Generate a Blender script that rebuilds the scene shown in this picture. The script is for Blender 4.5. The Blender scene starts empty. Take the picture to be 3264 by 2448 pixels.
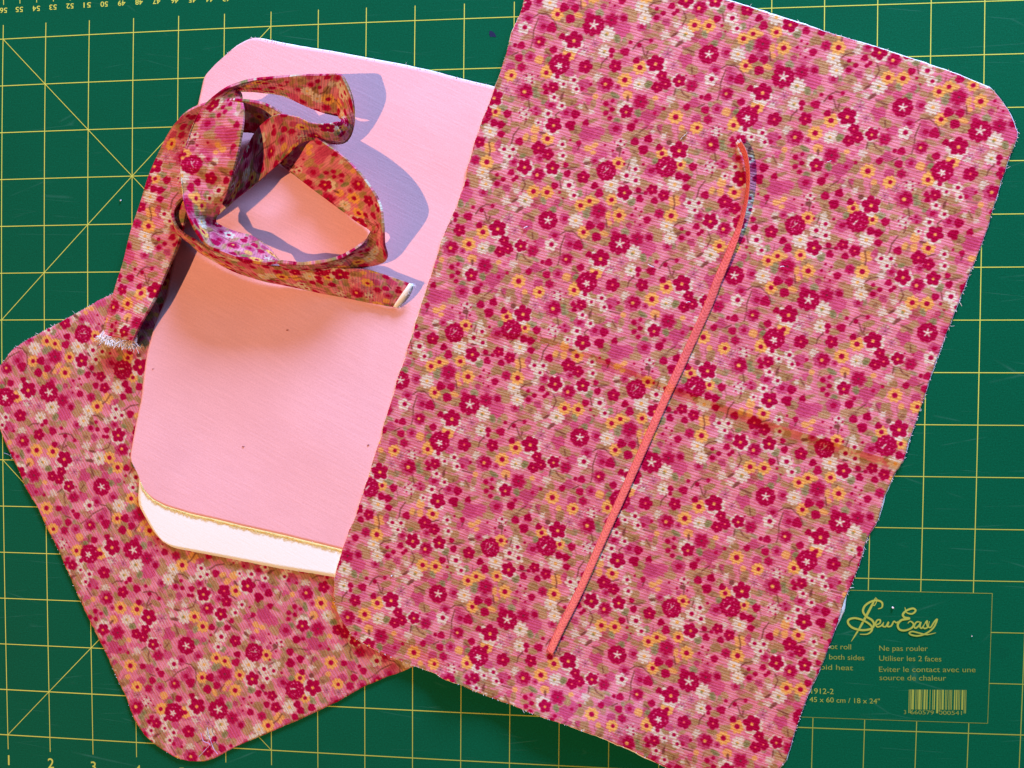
import bpy, bmesh, math, random
import numpy as np
from mathutils import Vector, Matrix

C = bpy.context.scene.collection
scene = bpy.context.scene
IN = 0.0254                      # the mat is ruled in inches; the scene is in metres
D2S = 3264.0 / 2212.0

# ------------------------------------------------------------------ camera
FPX, PW, PH = 2960.0, 3264.0, 2448.0
_w = np.array([3.16460, 0.0107, -0.1739])
_t = np.array([-0.5177, 0.2086, 18.8117])
_th = np.linalg.norm(_w); _k = _w / _th
_K = np.array([[0, -_k[2], _k[1]], [_k[2], 0, -_k[0]], [-_k[1], _k[0], 0]])
ROT = np.eye(3) + math.sin(_th) * _K + (1 - math.cos(_th)) * _K @ _K
CAM = (-ROT.T @ _t) * IN
cam_d = bpy.data.cameras.new('camera')
cam = bpy.data.objects.new('camera', cam_d); C.objects.link(cam)
_m = ROT.T @ np.diag([1, -1, -1])
M4 = Matrix([list(_m[i]) + [CAM[i]] for i in range(3)] + [[0, 0, 0, 1]])
cam.matrix_world = M4
cam_d.sensor_fit = 'HORIZONTAL'; cam_d.sensor_width = 36.0
cam_d.lens = FPX / PW * 36.0
cam_d.clip_start = 0.01; cam_d.clip_end = 50.0
scene.camera = cam

# ------------------------------------------------------------------ light: low warm sun from the left, cool window light from above right
world = bpy.data.worlds.new('World'); scene.world = world
world.use_nodes = True
bg = world.node_tree.nodes['Background']
bg.inputs[0].default_value = (0.70, 0.74, 0.95, 1); bg.inputs[1].default_value = 0.06

def aim(o, direction):           # direction = where the light travels
    o.rotation_euler = Vector(direction).to_track_quat('-Z', 'Y').to_euler()

sun_d = bpy.data.lights.new('sunlight', 'SUN'); sun = bpy.data.objects.new('sunlight', sun_d); C.objects.link(sun)
sun_d.energy = 3.45; sun_d.color = (1.0, 0.525, 0.25); sun_d.angle = math.radians(0.55)
SUN_EL, SUN_AZ = math.radians(50), math.radians(20)
aim(sun, (math.cos(SUN_AZ) * math.cos(SUN_EL), math.sin(SUN_AZ) * math.cos(SUN_EL), -math.sin(SUN_EL)))
sun.location = (-1.5, -0.6, 1.6)

win_d = bpy.data.lights.new('window_light', 'AREA'); win = bpy.data.objects.new('window_light', win_d); C.objects.link(win)
win_d.shape = 'RECTANGLE'; win_d.size = 0.60; win_d.size_y = 0.45
win_d.color = (0.42, 0.585, 1.0); win_d.energy = 98.0
WIN = Vector((0.58, 1.70, 0.62))
win.location = WIN; aim(win, -WIN)

fill_d = bpy.data.lights.new('cool_fill', 'AREA'); fill_l = bpy.data.objects.new('cool_fill', fill_d); C.objects.link(fill_l)  # added fill lamp without a known source, cools and brightens the upper right
fill_d.shape = 'RECTANGLE'; fill_d.size = 0.40; fill_d.size_y = 0.40
fill_d.color = (0.0, 0.50, 1.0); fill_d.energy = 2.6
FILL = Vector((0.70, 0.66, 0.56))
fill_l.location = FILL; aim(fill_l, -FILL)

scene.view_settings.view_transform = 'Standard'; scene.view_settings.look = 'None'
scene.view_settings.exposure = 0.0; scene.view_settings.gamma = 1.0
scene.view_settings.use_curve_mapping = False

# ------------------------------------------------------------------ helpers
def ray_to(px, py, z=0.0):
    """pixel of the 3264x2448 photo -> point of the place at height z (metres)"""
    px = np.asarray(px, float); py = np.asarray(py, float); z = np.asarray(z, float)
    d = np.stack([(px - PW / 2) / FPX, (py - PH / 2) / FPX, np.ones_like(px)], -1) @ ROT
    k = (z - CAM[2]) / d[..., 2]
    return CAM + d * k[..., None]

def srgb(*c):
    v = np.array(c, float) / 255.0
    return np.where(v <= 0.04045, v / 12.92, ((v + 0.055) / 1.055) ** 2.4)

def link(name, mesh, mat=None, parent=None):
    o = bpy.data.objects.new(name, mesh); C.objects.link(o)
    if mat is not None:
        for m in (mat if isinstance(mat, (list, tuple)) else [mat]): mesh.materials.append(m)
    if parent is not None: o.parent = parent
    return o

def mesh_from(name, verts, faces, smooth=True):
    me = bpy.data.meshes.new(name)
    me.from_pydata([tuple(v) for v in verts], [], [tuple(f) for f in faces])
    if smooth: me.polygons.foreach_set('use_smooth', [True] * len(me.polygons))
    me.update(); return me

def empty(name, loc=(0, 0, 0)):
    o = bpy.data.objects.new(name, None); C.objects.link(o); o.location = loc; o.empty_display_size = 0.01
    return o

def tag(o, label, cat, group=None):
    o['label'] = label; o['category'] = cat
    if group: o['group'] = group
    return o

class Tube:
    """collects thin polyline threads as three sided tubes in one mesh"""
    def __init__(s): s.v = []; s.f = []
    def add(s, pts, r, taper=True):
        pts = [Vector(p) for p in pts]; n = len(pts); b = len(s.v)
        for i, p in enumerate(pts):
            t = (pts[min(i + 1, n - 1)] - pts[max(i - 1, 0)]).normalized()
            u = t.cross(Vector((0, 0, 1)));  u = u.normalized() if u.length > 1e-6 else Vector((1, 0, 0))
            w = u.cross(t); rr = r * (0.55 if taper and i in (0, n - 1) else 1)
            for k in range(4):
                a = k * math.pi / 2; s.v.append(p + u * (math.cos(a) * rr) + w * (math.sin(a) * rr))
        for i in range(n - 1):
            for k in range(4):
                a, c = b + i * 4 + k, b + i * 4 + (k + 1) % 4
                s.f.append((a, c, c + 4, a + 4))
    def build(s, name, mat, parent=None): return link(name, mesh_from(name, s.v, s.f), mat, parent)

def resample(pts, n, smooth=True):
    p = np.asarray(pts, float)
    seg = np.r_[0, np.cumsum(np.hypot(*(np.diff(p[:, :2], axis=0).T)))]
    s = np.linspace(0, seg[-1], n)
    q = np.stack([np.interp(s, seg, p[:, k]) for k in range(p.shape[1])], 1)
    if smooth:
        for _ in range(2): q[1:-1] = 0.25 * q[:-2] + 0.5 * q[1:-1] + 0.25 * q[2:]
    return q

def catmull(P, sub):
    P = np.asarray(P, float); n = len(P); out = []
    for i in range(n - 1):
        a, b, c, d = P[max(i - 1, 0)], P[i], P[i + 1], P[min(i + 2, n - 1)]
        for k in range(sub):
            t = k / sub
            out.append(0.5 * (2 * b + (c - a) * t + (2 * a - 5 * b + 4 * c - d) * t * t + (3 * b - a - 3 * c + d) * t ** 3))
    out.append(P[-1]); return np.array(out)

def pnoise(seed, n=6, lo=1.0, hi=6.0):
    r = random.Random(seed)
    w = [(r.uniform(lo, hi), r.uniform(0, 6.28), r.uniform(0, 6.28)) for _ in range(n)]
    def f(x, y):
        s = 0
        for fr, an, ph in w: s = s + np.sin((x * math.cos(an) + y * math.sin(an)) * fr + ph)
        return s / n
    return f
# ------------------------------------------------------------------ the floral print: one repeat of the cloth, drawn motif by motif
OFFS = [(1320, 520), (1720, 520), (1320, 920), (1720, 920)]
TRACE = [
"""D 905 120 75;D 950 275 72;D 1472 485 85;D 905 1125 68;Y 990 0 70;Y 1577 375 75;Y 910 912 80;Y 725 1070 80;Y 1382 1560 80
W 1498 75 80 16 20;W 1105 860 92 10 25;W 1410 1092 68 -10 0;W 755 1480 72 -22 -28;F 600 885 68;F 1190 1022 58;F 1240 1130 62;F 1135 1170 62
P 935 1355 95;Q 495 1140 90;P 1570 1160 75;M 690 430 90;M 1470 800 80;M 1500 860 70;M 1215 330 52;M 1100 275 58;M 1040 1540 95;M 1120 1470 80;M 1600 1380 65;M 1640 1600 65
K 915 385 58;K 640 1160 40;o 1320 138 40;o 1395 203 32;o 1313 222 28;o 1095 157 26;o 1178 215 32;o 1095 270 35;o 700 265 40
o 780 582 26;o 1035 565 27;o 892 620 30;B 562 700 35;o 560 768 25;B 715 705 50;B 858 822 42;o 580 1337 26;o 498 1375 34;o 578 1450 32;o 500 1492 35;o 553 1560 33
B 275 1630 35;o 885 1605 28;o 1230 1450 24;o 1115 1503 26;B 1515 1435 40;o 1495 1025 12;o 1600 1035 14
L 1125 395 85 60;L 770 510 50 40;g 630 560 50 65;L 790 230 60 90;L 1050 650 80 40 -15;L 1500 280 110 60;L 760 935 85 40;L 570 985 55 35;g 610 1270 70 32 35
L 1480 1290 100 60;L 1350 1420 80 40;L 1060 1400 50 70;g 905 1500 45 50;L 1530 690 110 45;L 1560 950 80 60;g 1025 1130 40 55;L 1240 600 50 30;L 480 1440 60 40
L 360 1220 35 60;g 640 1590 40 40;L 640 770 60 30;L 1240 1540 40 60;L 1180 60 100 45
X 1250 740 72;X 1335 890 58;h 1220 500 55;h 1320 600 42;h 1350 370 46;h 1300 1340 55;h 965 1060 36;h 1080 1045 28;h 400 1050 40;h 1240 50 45
O 375 1290 35 30;O 770 1260 65 55;O 1120 1310 35 30
T 815 670 870 590 950 545 1030 560;T 930 640 965 760 1000 790;T 1005 700 985 760;T 530 775 450 880 425 960;b 1335 490 55 20 -30;b 1395 610 55 24 -35
T 1440 660 1580 720;T 1370 1170 1350 1280;T 1440 1210 1470 1270 1540 1310;T 1470 195 1520 300 1470 390;T 1000 115 1060 70 1150 55;b 1050 215 40 18 -20;b 770 1310 16 42 0;T 1560 920 1570 1000""",
"""C 905 90 125;S 110 755 115;S 1058 1065 125;G 625 1570 125;W 205 80 74 -8 22;W 1148 375 86 4 14;W 805 1258 95 -10 24;F 600 170 75;F 1520 340 60;F 1340 1590 75;F 965 1610 75;F 1655 410 60
P 785 635 100;P 1290 1005 88;Q 0 180 88;Q 350 1270 80;K 330 735 65;K 195 960 70;K 400 1070 78;K 240 1465 65;P 1610 670 65;P 130 1600 60
M 1440 1140 95;M 40 600 55;M 1450 980 60;M 990 900 50;M 1180 820 40;M 230 510 40;M 15 1050 60;M 1490 140 75
D 975 275 90;D 478 760 80;D 1235 1185 86;D 1210 1415 70;D 1640 840 80;Y 98 385 75;Y 540 560 70;Y 660 500 66;O 770 490 60 38;Y 980 475 68;Y 1050 690 78;Y 580 912 72;Y 742 1452 75;Y 1080 0 70;Y 460 1655 70;Y 1640 1620 70
O 900 690 40 55;O 920 790 36 36;O 850 930 62 32;O 360 1510 55 55;d 425 305 62;d 455 428 56;d 1175 150 64;d 1298 215 56;d 1290 60 52;d 158 1075 70
o 378 40 36;B 398 158 42;B 750 288 52;B 815 385 56;B 240 318 45;o 265 385 20;o 310 465 14;o 1340 345 35;o 1437 385 30;B 1355 460 42;B 1553 488 40;B 1195 625 45;o 1303 595 18;o 1378 635 15;o 1323 697 12;o 1220 685 20
B 1418 750 45;o 1260 775 12;o 1327 817 16;B 668 828 55;B 810 835 48;B 748 978 56;B 510 1090 58;B 650 1208 40;B 540 1385 46;B 92 1478 45;o 35 1305 28;B 118 1310 45;B 1300 1405 34;o 1300 1475 26;B 1465 1405 52;B 1610 1525 40;o 1530 1285 28;o 990 930 30;o 1450 985 38;B 1510 50 35
h 1380 660 36;h 1330 720 28;L 570 300 70 60;L 130 260 70 50;g 290 185 50 60;g 60 480 42 60;L 440 660 65 38;g 620 660 55 75;L 360 590 50 38;g 180 610 42 48;L 930 420 60 70;g 1240 500 58 62;L 1490 590 80 60;L 1390 250 65 45;L 1345 115 50 35;L 1000 560 110 40
L 860 1050 70 50;L 640 980 70 55;g 1130 910 55 52;g 1370 1255 42 60;L 1560 920 65 85;L 420 870 100 42;L 235 1390 60 40;L 480 1400 60 48;g 480 1500 38 38;L 1110 1600 60 50;L 1400 1450 60 36;g 770 170 40 55;L 690 80 40 30;L 1020 790 35 60;L 740 900 60 45;L 1530 1640 80 30;L 1540 1200 40 35
X 945 1400 62;X 1080 1310 58;X 1020 1520 52;h 920 1430 40;T 270 945 340 900 440 905 540 990 585 1100;T 330 965 275 1120 270 1250 240 1350;T 320 85 420 75 540 60;T 250 220 330 330 340 380;T 1180 10 1160 70;T 1120 270 1200 230;T 1270 390 1400 385;T 1050 530 1010 620;T 880 740 890 860
T 1245 1500 1180 1570 1160 1640;T 1650 1300 1570 1375;T 440 1400 500 1450;b 1190 240 40 14 20;b 1265 130 16 22;T 0 1440 80 1400;T 1300 650 1340 790 1390 880;h 620 35 42;h 1630 280 50""",
"""C 530 585 118;E 1285 545 125;S 695 1535 120;F 245 660 70;F 1120 835 58;F 1265 915 62;W 770 865 80 0 16;W 1440 330 92 -14 22;P 425 1110 95;P 910 1475 80;K 630 1390 50;K 630 40 85;P 1215 1150 62;K 80 1530 60;K 1100 590 78
M 310 110 90;M 410 90 85;M 250 150 60;M 1060 1590 95;M 180 310 52;K 380 450 48;M 500 380 46;M 800 1310 40;M 15 1210 50;M 1270 1590 60;M 1480 1400 75;o 1465 1340 28;o 1545 1395 32;o 1460 1460 32;M 1580 1520 46;M 1190 30 46
D 600 765 85;D 1400 775 80;D 135 1235 80;D 1285 1305 80;D 1325 1455 78;D 890 1640 80;Y 680 485 72;Y 1225 372 68;Y 1465 520 62;Y 190 1035 65;Y 305 980 60;O 410 968 55 32;Y 612 960 68;Y 675 1170 75;Y 1368 1180 78;Y 238 1380 72;Y 1645 45 70
O 290 285 52 38;O 380 250 42 32;O 360 345 38 30;O 490 1395 62 32;O 550 1150 38 38;O 545 1250 35 40;O 1400 990 75 70;O 1460 40 38 38;d 900 568 56;d 790 650 66;d 908 715 60;d 80 785 66;d 105 905 60;d 1590 1015 56;d 1650 1105 56
o 995 507 18;o 505 252 16;o 700 203 18;o 625 213 11;o 665 255 14;o 747 250 13;o 605 322 17;o 738 348 16;M 625 385 34;o 40 520 35;B 55 635 40;B 390 775 45;B 450 870 50;B 880 210 50;B 1045 180 48;B 990 315 58;B 1185 290 40;B 1620 550 48;B 1450 665 45;B 1545 695 50;B 1545 815 48;o 945 840 36;o 1040 880 28;B 965 950 42;B 1150 980 40
B 815 1105 45;o 920 1080 18;o 990 1120 15;o 845 1168 18;o 937 1180 10;o 880 1250 15;o 947 1298 16;B 1030 1230 45;B 320 1295 52;B 450 1305 44;B 400 1445 54;B 175 1560 54;o 70 1540 25;o 1070 1470 34;B 1270 1550 38;o 185 245 28;B 825 25 50;o 755 498 18;o 270 5 30
L 80 430 55 45;L 880 120 180 65 -10;L 520 160 90 48;L 880 320 60 60;L 1060 380 80 40;L 380 620 60 80;L 215 750 60 40;g 205 870 45 45;L 550 890 70 80;g 860 985 52 60;L 1090 1080 75 58;L 1000 745 60 50;L 955 615 50 28;g 1140 460 40 40;g 1560 470 60 42;L 1480 150 60 75;L 690 1050 80 40;g 760 1370 60 58;L 510 1520 70 50;L 1490 1590 80 60;g 1180 1420 65 85;L 260 1470 90 50
g 260 1120 58 75;L 640 1280 50 48;L 380 900 50 48;L 120 1130 70 48;L 1560 600 70 38;L 1620 760 60 58;L 1600 900 60 40;L 1500 1250 80 48;L 1340 1080 60 38;L 1280 50 60 60;L 420 1340 80 48
T 10 560 170 560;T 690 260 700 300 690 400;b 680 310 36 30 0;T 820 480 780 600;T 1340 650 1270 710;T 890 880 1040 880;T 1345 830 1330 890;T 1390 920 1410 1030 1400 1100;T 1370 1300 1450 1240 1550 1220;T 1370 1400 1450 1370;T 540 1230 520 1330;T 620 1090 680 1010;T 0 1370 150 1430 240 1550;T 930 90 1030 20;T 980 1310 1010 1390
b 790 735 45 16 -10;b 1310 230 34 34 0;b 280 480 46 20 0;T 1150 20 1200 120;h 700 225 58;h 740 280 28;h 870 500 54;h 280 440 42;h 300 530 42;h 480 450 36;h 1200 780 46;X 1600 220 62;h 1100 80 32;h 1240 150 42;h 990 1160 32;h 900 1260 28;h 1600 1230 42;h 885 435 28""",
"""C 1272 1310 125;F 970 1385 75;W 570 710 86 -14 18;W 205 1255 80 12 18;W 570 1275 74 -4 18;W 1500 1600 84 0 8;F 380 1010 75;F 505 1095 65;F 550 215 60;W 1505 560 72 -22 -26;Q 180 265 105;Q 1235 190 95;Q 375 1365 90;K 400 1150 52;K 60 1190 60;K 525 450 70;M 345 520 62;o 340 555 20;o 330 490 18;K 730 555 74;K 1370 745 84;K 1380 215 40
M 960 200 78;o 1040 185 24;o 930 240 28;M 990 830 95;M 1160 770 92;M 1090 800 80;M 870 1040 55;M 1000 1100 46;K 1105 1155 58;M 1260 590 58;M 1030 410 50;M 760 25 58;P 1640 420 90;M 1370 1110 38;D 1340 1495 90;D 180 1640 80
d 600 75 66;d 820 125 56;d 685 175 46;d 855 245 52;d 567 348 52;d 673 460 52;d 495 560 56;d 370 675 42;d 693 970 52;d 703 1120 52;d 50 1020 56;d 795 1510 70;d 828 1630 52;d 1535 1390 56;d 5 1110 46;h 240 95 74;o 198 55 16;o 268 42 13;o 345 62 12;o 275 97 14;o 272 145 14;o 198 118 10
h 180 550 74;o 168 500 12;o 122 538 14;o 208 563 14;o 140 597 11;o 270 513 15;o 205 628 12;h 1410 960 58;o 1240 975 14;o 1365 943 12;o 1445 925 16;o 1410 988 14;o 1497 978 13;o 1345 1048 17;o 1488 1080 14;o 795 913 17
B 445 208 33;B 460 275 33;B 850 580 52;B 790 722 60;B 990 693 38;B 1570 740 55;B 1640 945 55;B 1235 425 36;o 1315 390 28;o 1313 498 32;B 1235 550 38;B 1285 615 36;B 1640 670 30;B 125 920 48;B 745 1240 34;B 765 1358 42;B 1115 1500 50;B 1185 1600 54;B 605 1510 42;o 635 1580 18;B 30 1325 40;o 105 1390 27;o 20 1405 25;o 1500 1240 20;B 905 960 35;o 1650 1305 25
Y 455 20 70;Y 1475 120 82;Y 495 890 75;Y 285 1560 72;Y 465 1580 72;Y 1425 1215 78;Y 0 45 60;O 330 760 55 60;O 320 880 42 55;O 210 860 36 55;O 1105 345 34 34;O 1520 310 65 55;O 1060 1000 85 45;O 1090 1070 36 30;O 1370 1640 45 30
L 330 180 60 60;g 310 240 34 40;g 330 310 48 40;L 420 350 70 45;g 430 410 34 30;L 760 290 90 42;L 800 410 80 48;L 930 90 60 28;L 1060 260 60 48;L 1080 440 38 60;L 1180 500 70 28;L 280 640 50 42;L 860 780 80 58;L 1210 700 55 48;L 1260 870 100 48;L 1560 870 130 65;L 60 490 60 38;L 240 430 70 38;L 760 1020 60 38;L 795 1150 65 52;L 230 1060 120 58;g 180 1110 38 30;g 650 1390 52 60
L 940 1470 65 48;L 1040 1290 50 38;g 1130 1370 58 58;L 1090 1620 50 40;L 160 1440 60 38;L 500 1430 50 40;L 920 1590 40 58;L 1610 1050 40 65;g 1370 600 42 48;g 1350 310 40 26;L 370 1250 50 28;L 1330 30 80 38;L 850 900 60 48;L 1150 1050 80 38;L 1420 1300 50 40;L 60 690 60 38
X 80 120 58;h 1120 90 56;h 1060 550 32;h 910 480 28;h 930 1250 36;h 1010 1240 28;h 60 1540 52;h 1640 1160 28;T 230 370 250 480;T 690 280 650 380;b 665 340 18 42 10;T 930 300 1060 330;T 960 430 1010 520;T 640 540 590 580 610 630;T 210 640 190 690;T 120 740 50 830 20 970;T 450 1000 580 970;T 690 1290 890 1275;T 960 1190 1080 1210
T 180 1390 220 1490 180 1580;T 1540 1220 1510 1320;T 1510 1500 1580 1460;T 1430 1020 1440 1120;b 1430 1030 38 20 0;T 670 1440 690 1540 740 1560;T 1520 310 1500 410;b 430 820 46 22 20;T 70 1070 120 1130;T 930 970 890 1050;T 1350 310 1420 360"""]

# where one star flower of the repeat shows on the two panels: fits the lattice of the print to the place
LAT_A = [(0, 0, 1975, 776.4), (1, 0, 2579.8, 955.4), (0, 1, 1488.9, 1289.4), (1, 1, 2070.7, 1469.6), (2, 1, 2669, 1659),
         (1, 2, 1614, 1970), (2, 2, 2193, 2173.8), (0, -1, 2494.8, 237.5), (1, -1, 3115.8, 419.2), (-1, -1, 1887, 79.3)]
def img_in(px, py):                                    # pixel -> inches on the mat, y down like the picture
    q = ray_to(px, py, 0.0015) / IN
    return np.stack([q[..., 0], -q[..., 1]], -1)
_l = np.array(LAT_A, float)
_xy = img_in(_l[:, 2], _l[:, 3])
_A = np.c_[np.ones(len(_l)), _l[:, :2]]
_co = np.linalg.lstsq(_A, _xy, rcond=None)[0]
ORG, V1, V2 = _co[0], _co[1], _co[2]
VINV = np.linalg.inv(np.stack([V1, V2], 1))
E1 = V1 / np.linalg.norm(V1); E2 = np.array([-E1[1], E1[0]])
def _bas(q):
    x, y = q[..., 0], q[..., 1]
    return np.stack([np.ones_like(x), x, y, y * y, x * y], -1)
_inv = np.linalg.lstsq(_bas(_xy), _l[:, :2], rcond=None)[0]     # the cloth is stretched a little unevenly where it is creased
def lattice_a(px, py): return _bas(img_in(px, py)) @ _inv
_b0 = img_in(np.array([154.6, 425.0, 695.8]), np.array([1246.8, 1747.0, 2260.0]))
_vb = (_b0[2] - _b0[0]) / 2
_ang = math.atan2(_vb[1], _vb[0]) - math.atan2(V1[1], V1[0])
_RB = np.array([[math.cos(_ang), -math.sin(_ang)], [math.sin(_ang), math.cos(_ang)]])
def lattice_b(px, py): return ((img_in(px, py) - _b0[0]) @ _RB) @ VINV.T

def paint_print(N=1024):
    rng = np.random.RandomState(5)
    crim, pink, cream = np.array([158, 5, 56.]), np.array([204, 120, 134.]), np.array([200, 188, 164.])
    mid, mag, orange = np.array([174, 58, 92.]), np.array([180, 66, 102.]), np.array([214, 160, 80.])
    tan, green, brown = np.array([160, 128, 82.]), np.array([128, 130, 80.]), np.array([112, 62, 52.])
    g = (np.arange(N) + 0.5) / N
    def per_noise(k, seed):                               # periodic soft noise on the repeat
        r = np.random.RandomState(seed); c = r.rand(k, k)
        xi = g * k; i0 = np.floor(xi).astype(int); f = xi - i0; f = f * f * (3 - 2 * f)
        i1 = (i0 + 1) % k; i0 %= k
        top = c[np.ix_(i0, i0)] * (1 - f)[None, :] + c[np.ix_(i0, i1)] * f[None, :]
        bot = c[np.ix_(i1, i0)] * (1 - f)[None, :] + c[np.ix_(i1, i1)] * f[None, :]
        return top * (1 - f)[:, None] + bot * f[:, None]
    wob = (per_noise(150, 1) - 0.5) * 0.6 + (per_noise(70, 2) - 0.5) * 0.5
    grain = per_noise(400, 3) - 0.5
    img = np.empty((N, N, 3)); img[:] = pink
    lum = (per_noise(26, 4) - 0.5)[..., None]
    img += lum * np.array([14, 26, 22.])
    def area(c, R):
        """indices and offsets (inches, along the cloth) of the texels within R of lattice point c"""
        da, db = R * np.linalg.norm(VINV[0]), R * np.linalg.norm(VINV[1])
        ia = np.arange(int((c[0] - da) * N), int((c[0] + da) * N) + 2)
        ib = np.arange(int((c[1] - db) * N), int((c[1] + db) * N) + 2)
        A = (ia + 0.5) / N - c[0]; B = (ib + 0.5) / N - c[1]
        dx = A[None, :] * V1[0] + B[:, None] * V2[0]; dy = A[None, :] * V1[1] + B[:, None] * V2[1]
        return np.ix_(ib % N, ia % N), dx, dy
    def lay(ix, m, col, al=1.0):
        m = (np.clip(m, 0, 1) * al)[..., None]; img[ix] = img[ix] * (1 - m) + col * m
    def petal(c, r, n, amp, ang, col, al=1.0, off=(0, 0), soft=0.004, sharp=1.0, rough=0.10):
        ix, dx, dy = area(c, r * (1 + amp) * 1.15 + 0.02 + max(abs(off[0]), abs(off[1])))
        dx = dx - off[0]; dy = dy - off[1]
        d = np.hypot(dx, dy); th = np.arctan2(dy, dx) - ang
        s = np.abs(np.cos(th * n / 2)) ** sharp
        rad = r * (1 - amp + 2 * amp * s) * (1 + rough * 2 * wob[ix])
        lay(ix, (rad - d) / soft + 0.5, col + grain[ix][..., None] * 26, al)
    def ell(c, rx, ry, ang, col, al, soft=0.012):
        ix, dx, dy = area(c, max(rx, ry) * 1.2 + 0.02)
        ca, sa = math.cos(ang), math.sin(ang)
        u, v = (dx * ca + dy * sa) / rx, (-dx * sa + dy * ca) / ry
        d = (np.abs(u) ** 2.4 + np.abs(v) ** 2.4) ** (1 / 2.4) + 0.5 * wob[ix]
        lay(ix, (1 - d) * min(rx, ry) / soft + 0.5, col + grain[ix][..., None] * 30, al)
    def line(cs, w, col, al):
        for (p, q) in zip(cs[:-1], cs[1:]):
            L = (q[0] - p[0]) * V1 + (q[1] - p[1]) * V2
            ix, dx, dy = area((p + q) / 2, np.linalg.norm(L) / 2 + w * 2)
            dx = dx + L[0] / 2; dy = dy + L[1] / 2
            t = np.clip((dx * L[0] + dy * L[1]) / (L @ L + 1e-9), 0, 1)
            d = np.hypot(dx - t * L[0], dy - t * L[1])
            lay(ix, (w * (1 + 0.9 * wob[ix]) - d) / 0.006 + 0.5, col, al)
    K = 1.0 / (4.1475 * 160.0)
    p0 = img_in(np.array(1520.0), np.array(530.0))
    hgt = abs(V1[0] * V2[1] - V1[1] * V2[0]) / np.linalg.norm(V1); wid = np.linalg.norm(V1)
    items = []
    for (ox, oy), txt in zip(OFFS, TRACE):
        for e in txt.replace('\n', ';').split(';'):
            f = e.split(); k, v = f[0], [float(x) for x in f[1:]]
            P = np.array([ox + v[0] / 4.1475, oy + v[1] / 4.1475])
            q = img_in(P[0], P[1]) - p0
            if not (0 <= q @ E1 < wid and 0 <= q @ E2 < hgt): continue
            c = lattice_a(P[0], P[1])
            if k == 'T':
                cs = [lattice_a(ox + v[i] / 4.1475, oy + v[i + 1] / 4.1475) for i in range(0, len(v), 2)]
                items.append((k, cs, v))
            else: items.append((k, c, v))
    for _ in range(460):                                  # washes of tan, olive and mauve that fill the ground
        c = rng.rand(2); k = rng.randint(20)
        if k < 11: ell(c, rng.uniform(.045, .15), rng.uniform(.03, .085), rng.uniform(-.7, .7), tan + rng.uniform(-22, 10), rng.uniform(.45, .85), .03)
        elif k < 13: ell(c, rng.uniform(.03, .08), rng.uniform(.03, .07), rng.uniform(-.7, .7), green + rng.uniform(-10, 14), rng.uniform(.4, .75), .02)
        elif k < 18: petal(c, rng.uniform(.04, .11), 5, .14, rng.uniform(0, 6), mid + rng.uniform(-6, 24), rng.uniform(.35, .75), soft=.02, rough=.3)
        else: petal(c, rng.uniform(.03, .07), 7, .35, rng.uniform(0, 6), cream, rng.uniform(.3, .5), soft=.015, rough=.7)
    for _ in range(90):                                   # small dark sprigs
        c = rng.rand(2); an = rng.uniform(0, 3.14); d = VINV @ np.array([math.cos(an), math.sin(an)]) * rng.uniform(.03, .09)
        line([c - d, c + d * .2 + rng.uniform(-.006, .006, 2), c + d], rng.uniform(.006, .011), brown, rng.uniform(.4, .75))
    for _ in range(150):                                  # faint slubs and specks between the motifs
        c = rng.rand(2); ell(c, rng.uniform(.02, .07), rng.uniform(.006, .015), 0.3 + rng.uniform(-.2, .2), [cream, tan, mid][rng.randint(3)], 0.35)
    rnd = random.Random(3)
    for kinds in ('M', 'L', 'g', 'O', 'X', 'h', 'T', 'b', 'K', 'P', 'Q', 'D', 'd', 'Y', 'W', 'F', 'C', 'E', 'S', 'G', 'B', 'o'):
        for k, c, v in items:
            if k != kinds: continue
            a = rnd.uniform(0, 6.28); r = v[2] * K * (1.07 if k in 'CEGSWFPQKYDd' else 1.0) if k != 'T' else 0
            if k == 'M': petal(c, r, 4, .08, a, mag + rnd.uniform(-10, 10), .88, rough=.2)
            elif k == 'L':
                ell(c, v[2] * K, v[3] * K, math.radians(v[4] if len(v) > 4 else rnd.uniform(-25, 25)), tan + rnd.uniform(-12, 8), .86)
                if rnd.random() < .4: ell(c + np.array([.006, .008]), v[2] * K * .4, v[3] * K * .4, a, brown, .45)
            elif k == 'g':
                ell(c, v[2] * K, v[3] * K, math.radians(v[4] if len(v) > 4 else rnd.uniform(-25, 25)), green + rnd.uniform(-10, 14), .85)
                ell(c + np.array([.004, .006]), v[2] * K * .4, v[3] * K * .45, a, np.array([96, 92, 62.]), .45)
            elif k == 'O': ell(c, v[2] * K, v[3] * K, rnd.uniform(-.4, .4), orange, .85)
            elif k == 'X':
                petal(c, r * .95, 11, .3, a, cream, .55, rough=.5); petal(c, r * .7, 7, .42, a, np.array([176, 78, 112.]), .75, rough=.3)
                petal(c, r * .18, 5, .1, a, np.array([98, 70, 66.]), .8)
            elif k == 'h': petal(c, r * .9, 7, .3, a, cream, .86, rough=.7)
            elif k == 'T': line(c, .013, brown, .85)
            elif k == 'b': ell(c, v[2] * K, v[3] * K, math.radians(v[4] if len(v) > 4 else 0), brown, .88)
            elif k == 'K':
                petal(c, r, 5, .08, a, mag, .92); petal(c, r * .42, 5, .12, a, crim, .9)
                if rnd.random() < .5: petal(c, r * .3, 3, .2, a, crim, .7, off=(r * .3, -r * .1))
            elif k == 'P':
                petal(c, r, 6, .13, a, mid, .85, rough=.22); petal(c, r * .74, 6, .2, a, crim + 6, .95); petal(c, r * .12, 5, .1, a, np.array([84, 58, 48.]), .9)
            elif k == 'Q':
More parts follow.
